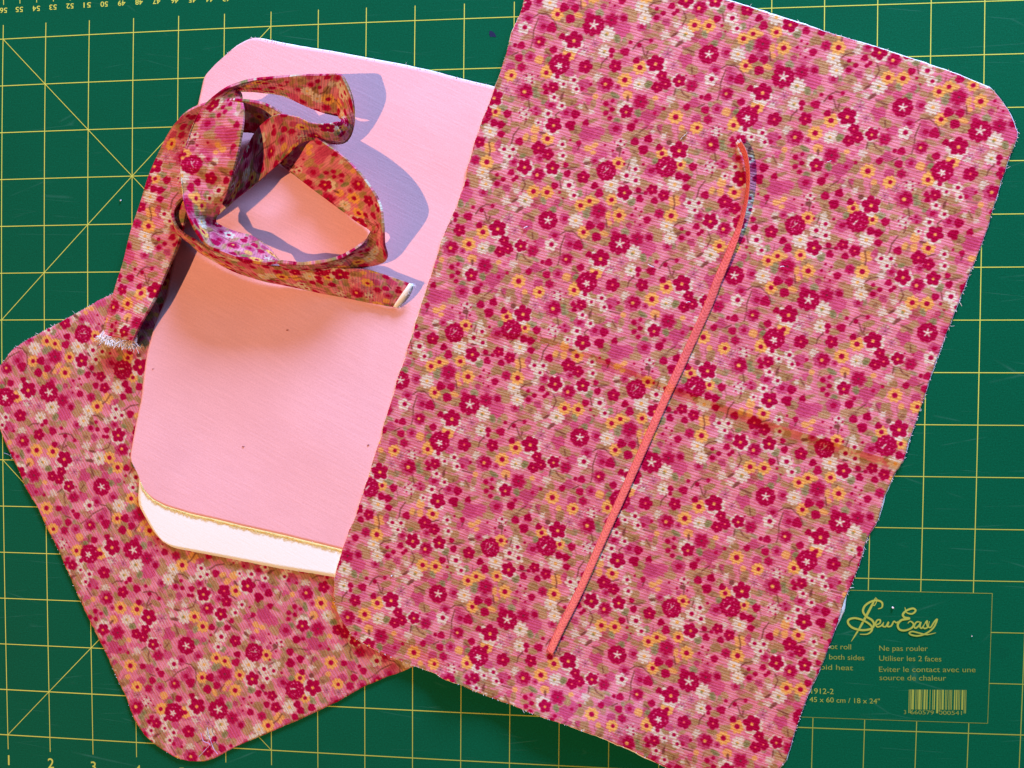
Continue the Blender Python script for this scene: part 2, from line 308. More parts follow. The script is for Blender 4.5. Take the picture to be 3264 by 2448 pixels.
                petal(c, r, 9, .08, a, mid, .9, rough=.2); petal(c, r * .7, 6, .16, a, crim, .95, off=(r * .16, -r * .06)); petal(c, r * .22, 5, .15, a, orange, 1, off=(-r * .04, 0))
            elif k == 'D':
                petal(c, r * 1.0, 9, .2, a, cream + 4, .97, sharp=.8); petal(c, r * .26, 5, .1, a, orange, .95)
                if rnd.random() < .35: petal(c, r * .2, 5, .1, a, green, .9, off=(-r * .12, r * .14))
            elif k == 'd': petal(c, r * 1.02, 5, .2, a, cream + 4, .96, off=(-r * .12, r * .06)); petal(c, r * .42, 6, .06, a, crim + 4, 1)
            elif k == 'Y': petal(c, r * 1.0, 8, .14, a, orange, .97); petal(c, r * .4, 6, .06, a, crim, 1)
            elif k == 'W':
                o = (v[3] * K, v[4] * K); petal(c, r * 1.28, 7, .12, a, cream + 4, .97, off=o)
                petal(c, r, 5, .2, a, crim, 1, sharp=.7); petal(c, r * .22, 4, .15, a, orange, 1, off=(0, r * .1))
            elif k == 'F': petal(c, r, 5, .18, a, crim, 1, sharp=.7); petal(c, r * .17, 4, .1, a, np.array([236, 120, 96.]), 1)
            elif k in 'CEG':
                petal(c, r, 13, .05, a, crim, 1)
                for i in range(16 if k != 'G' else 7):
                    an = i * 2.4 + a; rr = r * rnd.uniform(.4, .85)
                    petal(c, r * rnd.uniform(.04, .075), 3, .3, an, np.array([232, 150, 170.]), .85, off=(rr * math.cos(an), rr * math.sin(an)))
                if k == 'C':
                    for an in (-1.7, -.9, 2.6): ell(c + VINV @ np.array([r * .22 * math.cos(an), r * .22 * math.sin(an)]), r * .22, r * .05, an, cream, .95, .004)
                if k == 'E': ell(c + VINV @ np.array([-r * .2, r * .05]), r * .36, r * .075, -.75, cream, .95, .004)
                if k == 'G': petal(c, r * .24, 5, .45, a, cream + 8, 1, off=(-r * .02, r * .16))
            elif k == 'S':
                petal(c, r, 9, .07, a, crim, 1)
                for i in range(5):
                    an = i * 1.2566 - .2; ell(c + VINV @ np.array([r * .24 * math.cos(an), r * .24 * math.sin(an)]), r * .27, r * .085, an, cream + 8, 1, .004)
                for i in range(5):
                    an = rnd.uniform(0, 6.28); petal(c, r * .045, 3, .2, an, np.array([232, 150, 170.]), .8, off=(r * .75 * math.cos(an), r * .75 * math.sin(an)))
            elif k == 'B': petal(c, r * 1.06, 3, .12, a, crim + rnd.uniform(-4, 8), 1, rough=.25)
            elif k == 'o': petal(c, r, 6, .06, a, crim + rnd.uniform(-4, 8), 1, rough=.2)
    for ax in (0, 1, 0, 1):                                     # ink bleeds a little into the yarn
        img = .26 * np.roll(img, 2, ax) + .48 * img + .26 * np.roll(img, -2, ax)
    img += grain[..., None] * 12
    return np.clip(img, 0, 255) / 255.0
# ------------------------------------------------------------------ materials
def nm(name):
    m = bpy.data.materials.new(name); m.use_nodes = True
    nt = m.node_tree; b = nt.nodes['Principled BSDF']; return m, nt, b
def nd(nt, t, **kw):
    n = nt.nodes.new(t)
    for k, v in kw.items(): setattr(n, k, v)
    return n
def mix(nt, fac, a, b, blend='MIX'):
    n = nd(nt, 'ShaderNodeMix', data_type='RGBA', blend_type=blend)
    for s, v in ((n.inputs[0], fac), (n.inputs[6], a), (n.inputs[7], b)):
        if hasattr(v, 'is_output'): nt.links.new(v, s)
        else: s.default_value = v if isinstance(v, float) else (*v, 1)
    return n.outputs[2]
def noise(nt, vec, scale, detail=4, rough=.55, dist=0.0):
    n = nd(nt, 'ShaderNodeTexNoise'); n.inputs['Scale'].default_value = scale
    n.inputs['Detail'].default_value = detail; n.inputs['Roughness'].default_value = rough; n.inputs['Distortion'].default_value = dist
    if vec is not None: nt.links.new(vec, n.inputs['Vector'])
    return n.outputs['Fac']
def ramp(nt, fac, a, b, ca=(0, 0, 0), cb=(1, 1, 1)):
    if a > b: a, b, ca, cb = b, a, cb, ca
    n = nd(nt, 'ShaderNodeValToRGB'); e = n.color_ramp.elements
    e[0].position, e[1].position = a, b; e[0].color, e[1].color = (*ca, 1), (*cb, 1)
    nt.links.new(fac, n.inputs[0]); return n.outputs[0]
def math_(nt, op, a, b=None):
    n = nd(nt, 'ShaderNodeMath', operation=op)
    for s, v in zip(n.inputs, (a, b)):
        if v is None: continue
        if hasattr(v, 'is_output'): nt.links.new(v, s)
        else: s.default_value = v
    return n.outputs[0]
def bump(nt, b, h, dist, strength=1.0):
    n = nd(nt, 'ShaderNodeBump'); n.inputs['Distance'].default_value = dist; n.inputs['Strength'].default_value = strength
    nt.links.new(h, n.inputs['Height']); nt.links.new(n.outputs[0], b.inputs['Normal'])
def uvsep(nt, name):
    u = nd(nt, 'ShaderNodeUVMap', uv_map=name); s = nd(nt, 'ShaderNodeSeparateXYZ')
    nt.links.new(u.outputs[0], s.inputs[0]); return u.outputs[0], s.outputs[0], s.outputs[1]
def scaled(nt, vec, sx, sy, sz=1.0, rot=0.0):
    m = nd(nt, 'ShaderNodeMapping'); m.inputs['Scale'].default_value = (sx, sy, sz); m.inputs['Rotation'].default_value = (0, 0, rot)
    nt.links.new(vec, m.inputs[0]); return m.outputs[0]

NP = 1024
_px = np.ones((NP, NP, 4), np.float32); _px[..., :3] = paint_print(NP)
print_img = bpy.data.images.new('floral_print', NP, NP)
print_img.pixels.foreach_set(_px.ravel()); print_img.update(); print_img.pack()

def floral(name, rib=17.0, rib_amt=.085):
    m, nt, b = nm(name)
    uv = nd(nt, 'ShaderNodeUVMap', uv_map='print')
    t = nd(nt, 'ShaderNodeTexImage'); t.image = print_img; t.extension = 'REPEAT'; t.interpolation = 'Linear'
    nt.links.new(uv.outputs[0], t.inputs[0])
    vec, x, y = uvsep(nt, 'weave')                        # inches, x along the ribs of the cloth
    wv = noise(nt, scaled(nt, vec, .8, 5), 3.0, 2)
    ph = math_(nt, 'ADD', math_(nt, 'MULTIPLY', y, rib * 6.2832), math_(nt, 'MULTIPLY', wv, 9.0))
    s = math_(nt, 'ADD', math_(nt, 'MULTIPLY', math_(nt, 'SINE', ph), .5), .5)
    yarn = noise(nt, scaled(nt, vec, 2.2, 24), 1.0, 3, .7)
    fine = noise(nt, scaled(nt, vec, 34, 34), 1.0, 2, .6)
    lo, hi = 1 - rib_amt, 1 + rib_amt
    c = mix(nt, 1.0, t.outputs[0], ramp(nt, s, 0, 1, (lo,) * 3, (hi,) * 3), 'MULTIPLY')
    c = mix(nt, 1.0, c, ramp(nt, yarn, .3, .75, (.90,) * 3, (1.16, 1.14, 1.14)), 'MULTIPLY')
    c = mix(nt, 1.0, c, ramp(nt, fine, .25, .5, (.80, .74, .74), (1, 1, 1)), 'MULTIPLY')
    nt.links.new(c, b.inputs['Base Color'])
    b.inputs['Roughness'].default_value = .85; b.inputs['Sheen Weight'].default_value = .0; b.inputs['Specular IOR Level'].default_value = .03
    h = math_(nt, 'ADD', s, math_(nt, 'MULTIPLY', yarn, .8)); bump(nt, b, h, .00012, .9)
    return m
M_FLORAL = floral('floral_cotton')
M_STRAP = floral('floral_cotton_strap', 17.0, .09)

def cloth(name, base, dark, rot=0.0, slub=.35, rough=.8, spec=.25):
    m, nt, b = nm(name); vec, x, y = uvsep(nt, 'weave')
    v = scaled(nt, vec, 1, 1, 1, rot)
    sl = noise(nt, scaled(nt, v, 1.3, 26), 1.0, 4, .65); wp = noise(nt, scaled(nt, v, 55, 6), 1.0, 2, .6)
    gr = noise(nt, scaled(nt, vec, 28, 28), 1.0, 4, .8)
    big = noise(nt, scaled(nt, vec, .7, .7), 1.0, 3, .5)
    c = mix(nt, math_(nt, 'MULTIPLY', ramp(nt, sl, .42, .68), slub), base, tuple(min(1, q * 1.12 + .03) for q in base))
    c = mix(nt, math_(nt, 'MULTIPLY', ramp(nt, gr, .55, .30), .45), c, dark)
    c = mix(nt, math_(nt, 'MULTIPLY', ramp(nt, big, .45, .75), .18), c, dark)
    nt.links.new(c, b.inputs['Base Color']); b.inputs['Roughness'].default_value = rough; b.inputs['Specular IOR Level'].default_value = spec
    bump(nt, b, math_(nt, 'ADD', sl, math_(nt, 'ADD', wp, gr)), .00008, .8)
    return m
M_PINK = cloth('pink_cotton', (.81, .46, .505), (.62, .30, .34), -.17, .5)
M_WHITE = cloth('white_cotton', (.86, .92, .86), (.78, .82, .76), -.17, .15)
M_BACK = cloth('cloth_back', (.80, .70, .68), (.66, .50, .50), 0)

def plain(name, col, rough=.6, spec=.3, var=.12, scale=900, bumpd=.00005):
    m, nt, b = nm(name); g = nd(nt, 'ShaderNodeNewGeometry')
    n = noise(nt, g.outputs['Position'], scale, 3, .6)
    nt.links.new(mix(nt, n, tuple(q * (1 - var) for q in col), tuple(min(1, q * (1 + var)) for q in col)), b.inputs['Base Color'])
    b.inputs['Roughness'].default_value = rough; b.inputs['Specular IOR Level'].default_value = spec
    bump(nt, b, n, bumpd, .6); return m
M_THREAD = plain('white_thread', (.80, .74, .76), .7)
M_LILAC = plain('lilac_thread', (.62, .48, .72), .6)
M_GREYTHREAD = plain('grey_thread', (.42, .36, .42), .7)
M_GOLD = plain('gold_selvage_thread', (.90, .62, .22), .5, .3, .4, 1500, .0002)
M_FLUFF = plain('raw_cotton_fringe', (.90, .85, .80), .9, .1)
M_FLECK = plain('rust_fleck', (.36, .10, .08), .9)
M_FLUFF2 = plain('pink_cotton_fringe', (.78, .60, .55), .9, .1)
M_INK = plain('blue_ink', (.006, .012, .06), .5)

def mat_green():
    m, nt, b = nm('cutting_mat_green'); g = nd(nt, 'ShaderNodeNewGeometry'); p = g.outputs['Position']
    n1 = noise(nt, p, 9, 4, .6); n2 = noise(nt, p, 1400, 3, .7); n3 = noise(nt, scaled(nt, p, 240, 1600), 1.0, 2, .6); n4 = noise(nt, scaled(nt, p, 1600, 240), 1.0, 2, .6)
    c = mix(nt, ramp(nt, n1, .3, .7), (.0005, .086, .039), (.0006, .096, .043))
    c = mix(nt, math_(nt, 'MULTIPLY', ramp(nt, n2, .48, .72), .55), c, (.0008, .145, .070))
    c = mix(nt, math_(nt, 'MULTIPLY', ramp(nt, n2, .45, .28), .5), c, (.0002, .048, .021))
    # knife scratches: thin pale lines in a few directions
    for k, (rot, sc, th, am) in enumerate(((.35, 16, .004, .32), (1.9, 13, .0035, .26), (2.7, 22, .004, .22), (.02, 10, .003, .25))):
        v = scaled(nt, p, sc * .35, sc * 3.0, 1, rot)
        w = nd(nt, 'ShaderNodeTexVoronoi', feature='DISTANCE_TO_EDGE'); w.inputs['Scale'].default_value = 1.0; nt.links.new(v, w.inputs['Vector'])
        gate = ramp(nt, noise(nt, scaled(nt, p, 30, 30, 1, k * 1.1 + 1), 1.0, 2), .56, .66)
        ln = math_(nt, 'MULTIPLY', ramp(nt, w.outputs['Distance'], th * 1.6, th * .2), gate)
        c = mix(nt, math_(nt, 'MULTIPLY', ln, am), c, (.06, .22, .17))
    sm = ramp(nt, noise(nt, scaled(nt, p, 22, 30), 1.0, 4, .65), .66, .76)
    c = mix(nt, math_(nt, 'MULTIPLY', sm, .18), c, (.0008, .03, .02))
    nt.links.new(c, b.inputs['Base Color'])
    nt.links.new(ramp(nt, n1, .2, .8, (.72,) * 3, (.76,) * 3), b.inputs['Roughness']); b.inputs['Specular IOR Level'].default_value = .05
    bump(nt, b, math_(nt, 'ADD', n2, math_(nt, 'ADD', n3, n4)), .00006, .7)
    return m
M_MAT = mat_green()
def ink(name, col, wear=.22):
    m, nt, b = nm(name); g = nd(nt, 'ShaderNodeNewGeometry'); p = g.outputs['Position']
    n = noise(nt, p, 2200, 3, .7); n1 = noise(nt, p, 14, 3, .6)
    c = mix(nt, math_(nt, 'MULTIPLY', ramp(nt, n, .46, .72), wear), col, (.08, .18, .04))
    c = mix(nt, math_(nt, 'MULTIPLY', ramp(nt, n1, .4, .75), .3), c, tuple(q * .6 for q in col))
    sp = nd(nt, 'ShaderNodeSeparateXYZ'); nt.links.new(p, sp.inputs[0])        # dimmer light painted into the print towards the near right
    shade_grad = math_(nt, 'ADD', math_(nt, 'SUBTRACT', math_(nt, 'MULTIPLY', sp.outputs[0], .35), sp.outputs[1]), math_(nt, 'MULTIPLY', n1, .06))
    c = mix(nt, math_(nt, 'MULTIPLY', ramp(nt, shade_grad, .10, .25), .62), c, (.05, .15, .03))
    nt.links.new(c, b.inputs['Base Color']); b.inputs['Roughness'].default_value = .55; b.inputs['Specular IOR Level'].default_value = .12
    return m
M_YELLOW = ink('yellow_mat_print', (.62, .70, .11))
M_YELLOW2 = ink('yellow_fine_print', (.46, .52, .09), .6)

def satin():
    m, nt, b = nm('coral_satin'); vec, x, y = uvsep(nt, 'weave')
    w = noise(nt, scaled(nt, vec, 30, 9, 1, .6), 1.0, 3, .75)
    d1 = math_(nt, 'SINE', math_(nt, 'ADD', math_(nt, 'MULTIPLY', y, 95.0), math_(nt, 'MULTIPLY', math_(nt, 'ABSOLUTE', math_(nt, 'SUBTRACT', x, .09)), 60.0)))   # herringbone twill
    tw = math_(nt, 'ADD', math_(nt, 'MULTIPLY', d1, .12), math_(nt, 'MULTIPLY', w, 1.1))
    c = mix(nt, ramp(nt, tw, .2, .85), (.40, .04, .05), (.84, .19, .18))
    nt.links.new(c, b.inputs['Base Color']); b.inputs['Roughness'].default_value = .4; b.inputs['Specular IOR Level'].default_value = .5
    bump(nt, b, tw, .00025, .9); return m
M_SATIN = satin()
def wood():
    m, nt, b = nm('table_wood'); g = nd(nt, 'ShaderNodeNewGeometry')
    n = noise(nt, scaled(nt, g.outputs['Position'], 4, 60), 1.0, 5, .6, 1.0)
    nt.links.new(mix(nt, n, (.20, .11, .055), (.38, .24, .13)), b.inputs['Base Color']); b.inputs['Roughness'].default_value = .45
    bump(nt, b, n, .0003, .5); return m
M_WOOD = wood()
# ------------------------------------------------------------------ table and cutting mat
def box(name, x0, x1, y0, y1, z0, z1, mat, parent=None, bev=0.0):
    bm = bmesh.new(); bmesh.ops.create_cube(bm, size=1)
    for v in bm.verts: v.co = Vector(((x0 + x1) / 2 + v.co.x * (x1 - x0), (y0 + y1) / 2 + v.co.y * (y1 - y0), (z0 + z1) / 2 + v.co.z * (z1 - z0)))
    if bev: bmesh.ops.bevel(bm, geom=bm.edges[:], offset=bev, segments=3, affect='EDGES')
    me = bpy.data.meshes.new(name); bm.to_mesh(me); bm.free(); return link(name, me, mat, parent)

table = box('table_top', -.75, .75, -.50, .52, -.033, -.0031, M_WOOD, None, .004); table['kind'] = 'structure'

cutting = tag(empty('cutting_mat', (0, 0, -.003)), 'green self healing cutting mat ruled with yellow one inch squares, under all the cloth', 'cutting mat')
def gp(i, j): return np.array([(i - 11.5) * IN, (j - 8.5) * IN])
bm_ = box('mat_board', -12.1 * IN, 12.0 * IN, -8.9 * IN, 9.0 * IN, -.003, 0, M_MAT, None, .0008)
def under(o, parent):                   # parent without moving
    o.parent = parent; o.matrix_parent_inverse = Matrix.Translation(-parent.location)
bpy.context.view_layer.update(); under(bm_, cutting)

GRID = [[9.9e-05, -0.000155], [-7.5e-05, 0.002186], [0.000283, 0.000381], [0.000406, -0.001377], [0.004315, -0.0004], [0.000155, 2e-05], [-0.002473, 0.000918], [-0.000687, 0.000168], [0.000788, -0.002086], [-0.005644, 0.000712]]                          # the ruling as printed: measured crossings, smoothed by a cubic (inches -> metres)
def warp(i, j):
    u, v = (np.asarray(i, float) - 11.5) / 11.5, (np.asarray(j, float) - 8.5) / 8.5
    B = np.stack([u ** a * v ** b for a in range(4) for b in range(4 - a)], -1)
    return np.asarray(gp(0, 0)) * 0 + np.stack([(np.asarray(i) - 11.5) * IN, (np.asarray(j) - 8.5) * IN], -1) + B @ np.array(GRID)
ZP = .00008
class Strokes:
    def __init__(s): s.v = []; s.f = []
    def add(s, pts, w, z=ZP, rise=0.0):
        """flat printed line through xy points; w one width or a list"""
        p = np.asarray(pts, float)[:, :2]; n = len(p); b = len(s.v)
        ww = np.full(n, w) if np.isscalar(w) else np.asarray(w)
        for i in range(n):
            t = p[min(i + 1, n - 1)] - p[max(i - 1, 0)]; t = t / (np.linalg.norm(t) + 1e-12); q = np.array([-t[1], t[0]]) * ww[i] / 2
            zi = z + rise * i; s.v += [(*(p[i] + q), zi), (*(p[i] - q), zi)]
        for i in range(n - 1): s.f.append((b + 2 * i, b + 2 * i + 1, b + 2 * i + 3, b + 2 * i + 2))
    def build(s, name, mat, parent):
        o = link(name, mesh_from(name, s.v, s.f, False), mat); under(o, parent); return o
def gl(a, b, n=24):
    t = np.linspace(0, 1, n)[:, None]; q = np.array(a) * (1 - t) + np.array(b) * t
    return warp(q[:, 0], q[:, 1])
BX0, BX1, BY0, BY1 = 17.15, 21.36, 2.21, 4.76          # the label panel of the mat
LW = .00042
def line_thing(name, segs, w):
    s = Strokes()
    for k, (a, b) in enumerate(segs): s.add(gl(a, b), w, ZP + .00001 * (k % 3))
    return s
for i in range(0, 24):
    s = Strokes(); segs = [((i, .68), (i, BY0)), ((i, BY1), (i, 16.3))] if BX0 < i < BX1 else [((i, .68), (i, 16.3))]
    for a, b in segs: s.add(gl(a, b), LW)
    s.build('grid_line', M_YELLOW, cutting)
for j in range(1, 17):
    s = Strokes(); segs = [((-.1, j), (BX0, j)), ((BX1, j), (23.4, j))] if BY0 < j < BY1 else [((-.1, j), (23.4, j))]
    for a, b in segs: s.add(gl(a, b), LW * (1.25 if j < 3 else 1.0), ZP + .00002)
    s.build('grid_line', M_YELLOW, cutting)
for cx, cy in ((4, 13), (4, 4)):
    for dx, dy in ((1, 1), (1, -1)):
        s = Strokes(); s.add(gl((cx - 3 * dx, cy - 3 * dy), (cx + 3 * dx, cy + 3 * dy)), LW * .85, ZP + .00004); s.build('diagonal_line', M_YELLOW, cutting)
s = Strokes()
for k, (a, b) in enumerate((((BX0, BY0), (BX1, BY0)), ((BX1, BY0), (BX1, BY1)), ((BX1, BY1), (BX0, BY1)), ((BX0, BY1), (BX0, BY0)))): s.add(gl(a, b), LW * .6, ZP + .00001 * k)
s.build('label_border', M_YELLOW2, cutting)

def P0(x, y, ox, oy, sc): return ray_to(ox + np.asarray(x, float) / sc, oy + np.asarray(y, float) / sc, 0.0)[..., :2]
def RB(x, y): return P0(x, y, 2364, 1773, 2.4578)
# logo: a needle through a script S, then the words
s = Strokes()
lay_ = [0]
def stroke(pts, w0, w1=None, sub=8):
    q = catmull(pts, sub); n = len(q); p = RB(q[:, 0], q[:, 1])
    w1 = w1 or w0; t = np.linspace(0, 1, n); pr = np.minimum(1, np.minimum(t, 1 - t) * 6 + .45)
    s.add(p, (w0 + (w1 - w0) * np.sin(t * math.pi)) * pr * .0254 / 170 / 2.4578 * 1.25, ZP + .00002 * lay_[0], 1.0e-6); lay_[0] += 1
stroke([(1050, 322), (1030, 365), (985, 450), (925, 560), (858, 668)], 5, 15, 4)
stroke([(1052, 325), (1060, 345), (1040, 385), (1028, 372), (1048, 330)], 5, 6)
stroke([(1068, 412), (1098, 400), (1100, 365), (1070, 347), (1020, 352), (968, 385), (950, 430), (975, 470), (1020, 500), (1036, 535), (1010, 568), (940, 578), (870, 560), (834, 525), (840, 495), (890, 484), (960, 505), (1015, 545), (1018, 580), (985, 608), (925, 610)], 11, 14)
stroke([(1045, 540), (1080, 525), (1085, 500), (1062, 500), (1048, 530), (1062, 552), (1090, 545), (1112, 520)], 9, 10)
stroke([(1112, 515), (1105, 545), (1128, 550), (1150, 515), (1142, 548), (1170, 545), (1192, 510), (1210, 520), (1225, 510)], 9, 10)
stroke([(1278, 400), (1292, 440), (1335, 450), (1362, 425), (1340, 408), (1290, 425), (1262, 455), (1275, 478), (1310, 485), (1300, 490), (1250, 500), (1222, 535), (1235, 572), (1280, 580), (1330, 560), (1345, 530), (1320, 508), (1300, 525)], 9, 14)
stroke([(1400, 515), (1370, 515), (1350, 545), (1362, 562), (1390, 540), (1402, 515), (1395, 550), (1410, 562), (1432, 530)], 9, 11)
stroke([(1432, 530), (1452, 505), (1450, 530), (1455, 555), (1432, 565), (1420, 552)], 9, 10)
stroke([(1470, 508), (1462, 548), (1480, 555), (1510, 510), (1530, 495), (1500, 560), (1440, 605), (1380, 622), (1330, 615), (1312, 600), (1335, 588), (1390, 600), (1450, 612), (1520, 598)], 8, 11)
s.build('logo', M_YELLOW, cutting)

def text(body, a, b, size_px, mat=M_YELLOW2, name='printed_text', flip=False, frame=RB, grow=0.0, natural=False):
    """printed words whose baseline runs between two picture points"""
    cu = bpy.data.curves.new(name, 'FONT'); cu.body = body; cu.size = 1.0; cu.offset = grow
    o = bpy.data.objects.new(name, cu); C.objects.link(o); bpy.context.view_layer.update()
    me = bpy.data.meshes.new_from_object(o.evaluated_get(bpy.context.evaluated_depsgraph_get()))
    C.objects.unlink(o); bpy.data.objects.remove(o)
    A, B = frame(*a), frame(*b); L = np.linalg.norm(B - A); t = (B - A) / L; q = np.array([-t[1], t[0]])
    co = np.array([v.co[:] for v in me.vertices]); w = co[:, 0].max() - co[:, 0].min(); h = size_px * IN / 165 / 2.4578
    x = (co[:, 0] - co[:, 0].min()) / w * L; y = co[:, 1] * h / .70
    if natural: x = (co[:, 0] - (co[:, 0].max() + co[:, 0].min()) / 2) * h / .70 + L / 2
    for v, X, Y in zip(me.vertices, x, y): v.co = (*(A + t * X + q * Y), ZP)
    me.name = name; ob = link(name, me, mat); under(ob, cutting); return ob
text('Do not roll', (560, 722), (857, 730), 42); text('Use both sides', (560, 803), (960, 815), 42); text('Avoid heat', (525, 885), (872, 893), 42)
text('Ne pas rouler', (1078, 740), (1458, 742), 42); text('Utiliser les 2 faces', (1078, 818), (1564, 824), 42)
text('Eviter le contact avec une', (1076, 905), (1832, 908), 42); text('source de chaleur', (1080, 970), (1602, 974), 42)
text('1912-2', (545, 1076), (720, 1080), 44, M_YELLOW); text('45 x 60 cm / 18 x 24"', (532, 1140), (1082, 1155), 40, M_YELLOW)
text('3', (1272, 1236), (1288, 1236), 32); text('660579', (1322, 1236), (1505, 1240), 32); text('000541', (1545, 1240), (1725, 1243), 32)
s = Strokes(); code = '1010111100101011110100111011000100010110011101010111001010010101000110110101001110101'
rnd = random.Random(2)
n = len(code); k = 0
while k < n:
    if code[k] == '1':
        e = k
        while e < n and code[e] == '1': e += 1
        f = (k + e) / 2 / n; lng = k < 3 or e > n - 3 or 40 <= k <= 46
        xt, yt, yb = 1310 + f * 450, 1044 + f * 4, (1228 if lng else 1200) + f * 3
        s.add(RB(np.array([xt, xt - 4]), np.array([yt, yb])), (e - k) * 450 / n * .92 * IN / 168 / 2.4578, ZP); k = e
    else: k += 1
s.build('barcode', M_YELLOW, cutting)
def CB(x, y): return P0(x, y, 0, 1773, 2.4578)
for d, x, y in (('1', 70, 1635), ('2', 400, 1660), ('3', 733, 1685), ('4', 1080, 1715), ('5', 1425, 1735), ('6', 1780, 1755), ('7', 2140, 1775)):
    w = 20 if d == '1' else 27
    text(d, (x - w, y - 1), (x + w, y + 1), 88, M_YELLOW, 'printed_number', frame=CB, grow=.008, natural=True)
def CT(x, y): return P0(x, y, 0, 0, 2.4578)
for d, x, y in ((56, 28, 85), (55, 152, 78), (54, 285, 70), (53, 416, 60), (52, 549, 51), (51, 684, 43), (50, 817, 36), (49, 954, 28), (48, 1090, 20), (47, 1227, 14), (46, 1370, 8), (45, 1508, 3), (44, 1643, -2), (43, 1775, -7)):
    text(str(d), (x + 29, y - 24), (x - 29, y - 22), 43, M_YELLOW, 'printed_number', frame=CT, grow=.008)
s = Strokes()
for d, x, y in ((56, 28, 38), (55, 156, 28), (54, 287, 20), (53, 418, 12), (52, 549, 3), (51, 684, -5), (50, 817, -13)):
    s.add(CT(np.array([x, x + 1]), np.array([y - 60, y])), LW * .9, ZP)
s.build('scale_tick', M_YELLOW, cutting)
def CI(x, y): return P0(x, y, 800, 0, 2.4578)
_p = CI(np.array([1868, 1880, 1905, 1922, 1918, 1895, 1875, 1866]), np.array([244, 240, 255, 285, 292, 288, 290, 268]))
me = mesh_from('ink_mark', [(*q, ZP) for q in _p], [tuple(range(8))[::-1]], False); o = link('ink_mark', me, M_INK); under(o, cutting)
# ------------------------------------------------------------------ cloth panels
def coons(top, bottom, left, right, nu, nv):
    """grid of picture points (nv+1, nu+1, 2) spanned by four edges given in the 2212 px view"""
    T, B, L, R = [resample(np.array(e) * D2S, n) for e, n in ((top, nu + 1), (bottom, nu + 1), (left, nv + 1), (right, nv + 1))]
    u = np.linspace(0, 1, nu + 1)[None, :, None]; v = np.linspace(0, 1, nv + 1)[:, None, None]
    lin = (1 - v) * T[None] + v * B[None] + (1 - u) * L[:, None] + u * R[:, None]
    bil = (1 - u) * (1 - v) * T[0] + u * (1 - v) * T[-1] + (1 - u) * v * B[0] + u * v * B[-1]
    return lin - bil
def ragged(G, amp, seed):
    """uneven cut edge: push the border rows in and out by a pixel or so"""
    r = np.random.RandomState(seed); nv, nu = G.shape[:2]
    for ax, side in ((0, 0), (0, -1), (1, 0), (1, -1)):
        n = nu if ax == 0 else nv
        k = r.randn(n) * .5 + np.convolve(r.randn(n + 8), np.ones(9) / 3, 'valid'); k[0] = k[-1] = 0
        row = G[side] if ax == 0 else G[:, side]; nxt = G[1 if side == 0 else -2] if ax == 0 else G[:, 1 if side == 0 else -2]
        d = row - nxt; d = d / (np.linalg.norm(d, axis=1, keepdims=True) + 1e-9); row += d * (k * amp)[:, None]
    return G
def sheet(name, G, z, mats, parent, uvfun=None, thick=.00045):
    nv, nu = G.shape[0] - 1, G.shape[1] - 1
    Pw = ray_to(G[..., 0], G[..., 1], z)
    idx = np.arange((nv + 1) * (nu + 1)).reshape(nv + 1, nu + 1)
    F = np.stack([idx[1:, :-1], idx[1:, 1:], idx[:-1, 1:], idx[:-1, :-1]], -1).reshape(-1, 4)
    me = mesh_from(name, Pw.reshape(-1, 3), F)
    flat = F.ravel()
    wv = img_in(G[..., 0], G[..., 1]).reshape(-1, 2); w2 = np.stack([wv @ E1, wv @ E2], -1)
    if uvfun is not None:
        ab = uvfun(G[..., 0], G[..., 1]).reshape(-1, 2); l = me.uv_layers.new(name='print'); l.data.foreach_set('uv', ab[flat].astype(np.float32).ravel())
        m = ab[:, :1] * V1 + ab[:, 1:] * V2; w2 = np.stack([m @ E1, m @ E2], -1)
    l = me.uv_layers.new(name='weave'); l.data.foreach_set('uv', w2[flat].astype(np.float32).ravel())
    o = link(name, me, mats, parent)
    if thick:
        md = o.modifiers.new('cloth thickness', 'SOLIDIFY'); md.thickness = thick; md.offset = -1
        if len(o.data.materials) > 1: md.material_offset = 1; md.material_offset_rim = 1
    return o
def gauss(x, s): return np.exp(-(x / s) ** 2)
def seg_d(X, Y, pts):
    """signed distance and position along a polyline, px of the photo"""
    X = np.asarray(X, float); Y = np.asarray(Y, float); best = np.full(X.shape, 1e9); sg = np.zeros(X.shape); al = np.zeros(X.shape); run = 0
    for (x0, y0), (x1, y1) in zip(pts[:-1], pts[1:]):
        dx, dy = x1 - x0, y1 - y0; L = math.hypot(dx, dy); t = np.clip(((X - x0) * dx + (Y - y0) * dy) / L / L, 0, 1)
        ex, ey = X - x0 - t * dx, Y - y0 - t * dy; d = np.hypot(ex, ey); m = d < best
        best = np.where(m, d, best); sg = np.where(m, np.sign(dx * ey - dy * ex), sg); al = np.where(m, run + t * L, al); run += L
    return best * sg, al / run

A_top = [(1172, -118), (1200, -120), (1300, -86), (1450, -36), (1576, 1.5), (1668, 31), (1783, 68), (1898, 103), (2028, 146), (2111, 178), (2142, 191), (2163, 216)]
A_right = [(2163, 216), (2182, 244), (2199, 289), (2190, 318), (2176, 351), (2155, 419), (2135, 490), (2035, 745), (2013, 805), (1977, 917), (1963, 957), (1953, 994), (1930, 1027), (1911, 1071), (1896, 1123), (1874, 1160),
           (1857, 1220), (1845, 1248), (1825, 1295), (1806, 1356), (1779, 1428), (1745, 1502), (1723, 1563), (1699, 1640), (1684, 1659), (1665, 1690), (1640, 1712)]
A_bottom = [(738, 1340), (764, 1378), (803, 1400), (844, 1419), (896, 1439), (941, 1454), (955, 1466), (996, 1480), (1051, 1503), (1106, 1523), (1155, 1544), (1221, 1566), (1290, 1590), (1370, 1623), (1439, 1659), (1520, 1695), (1600, 1722), (1640, 1712)]
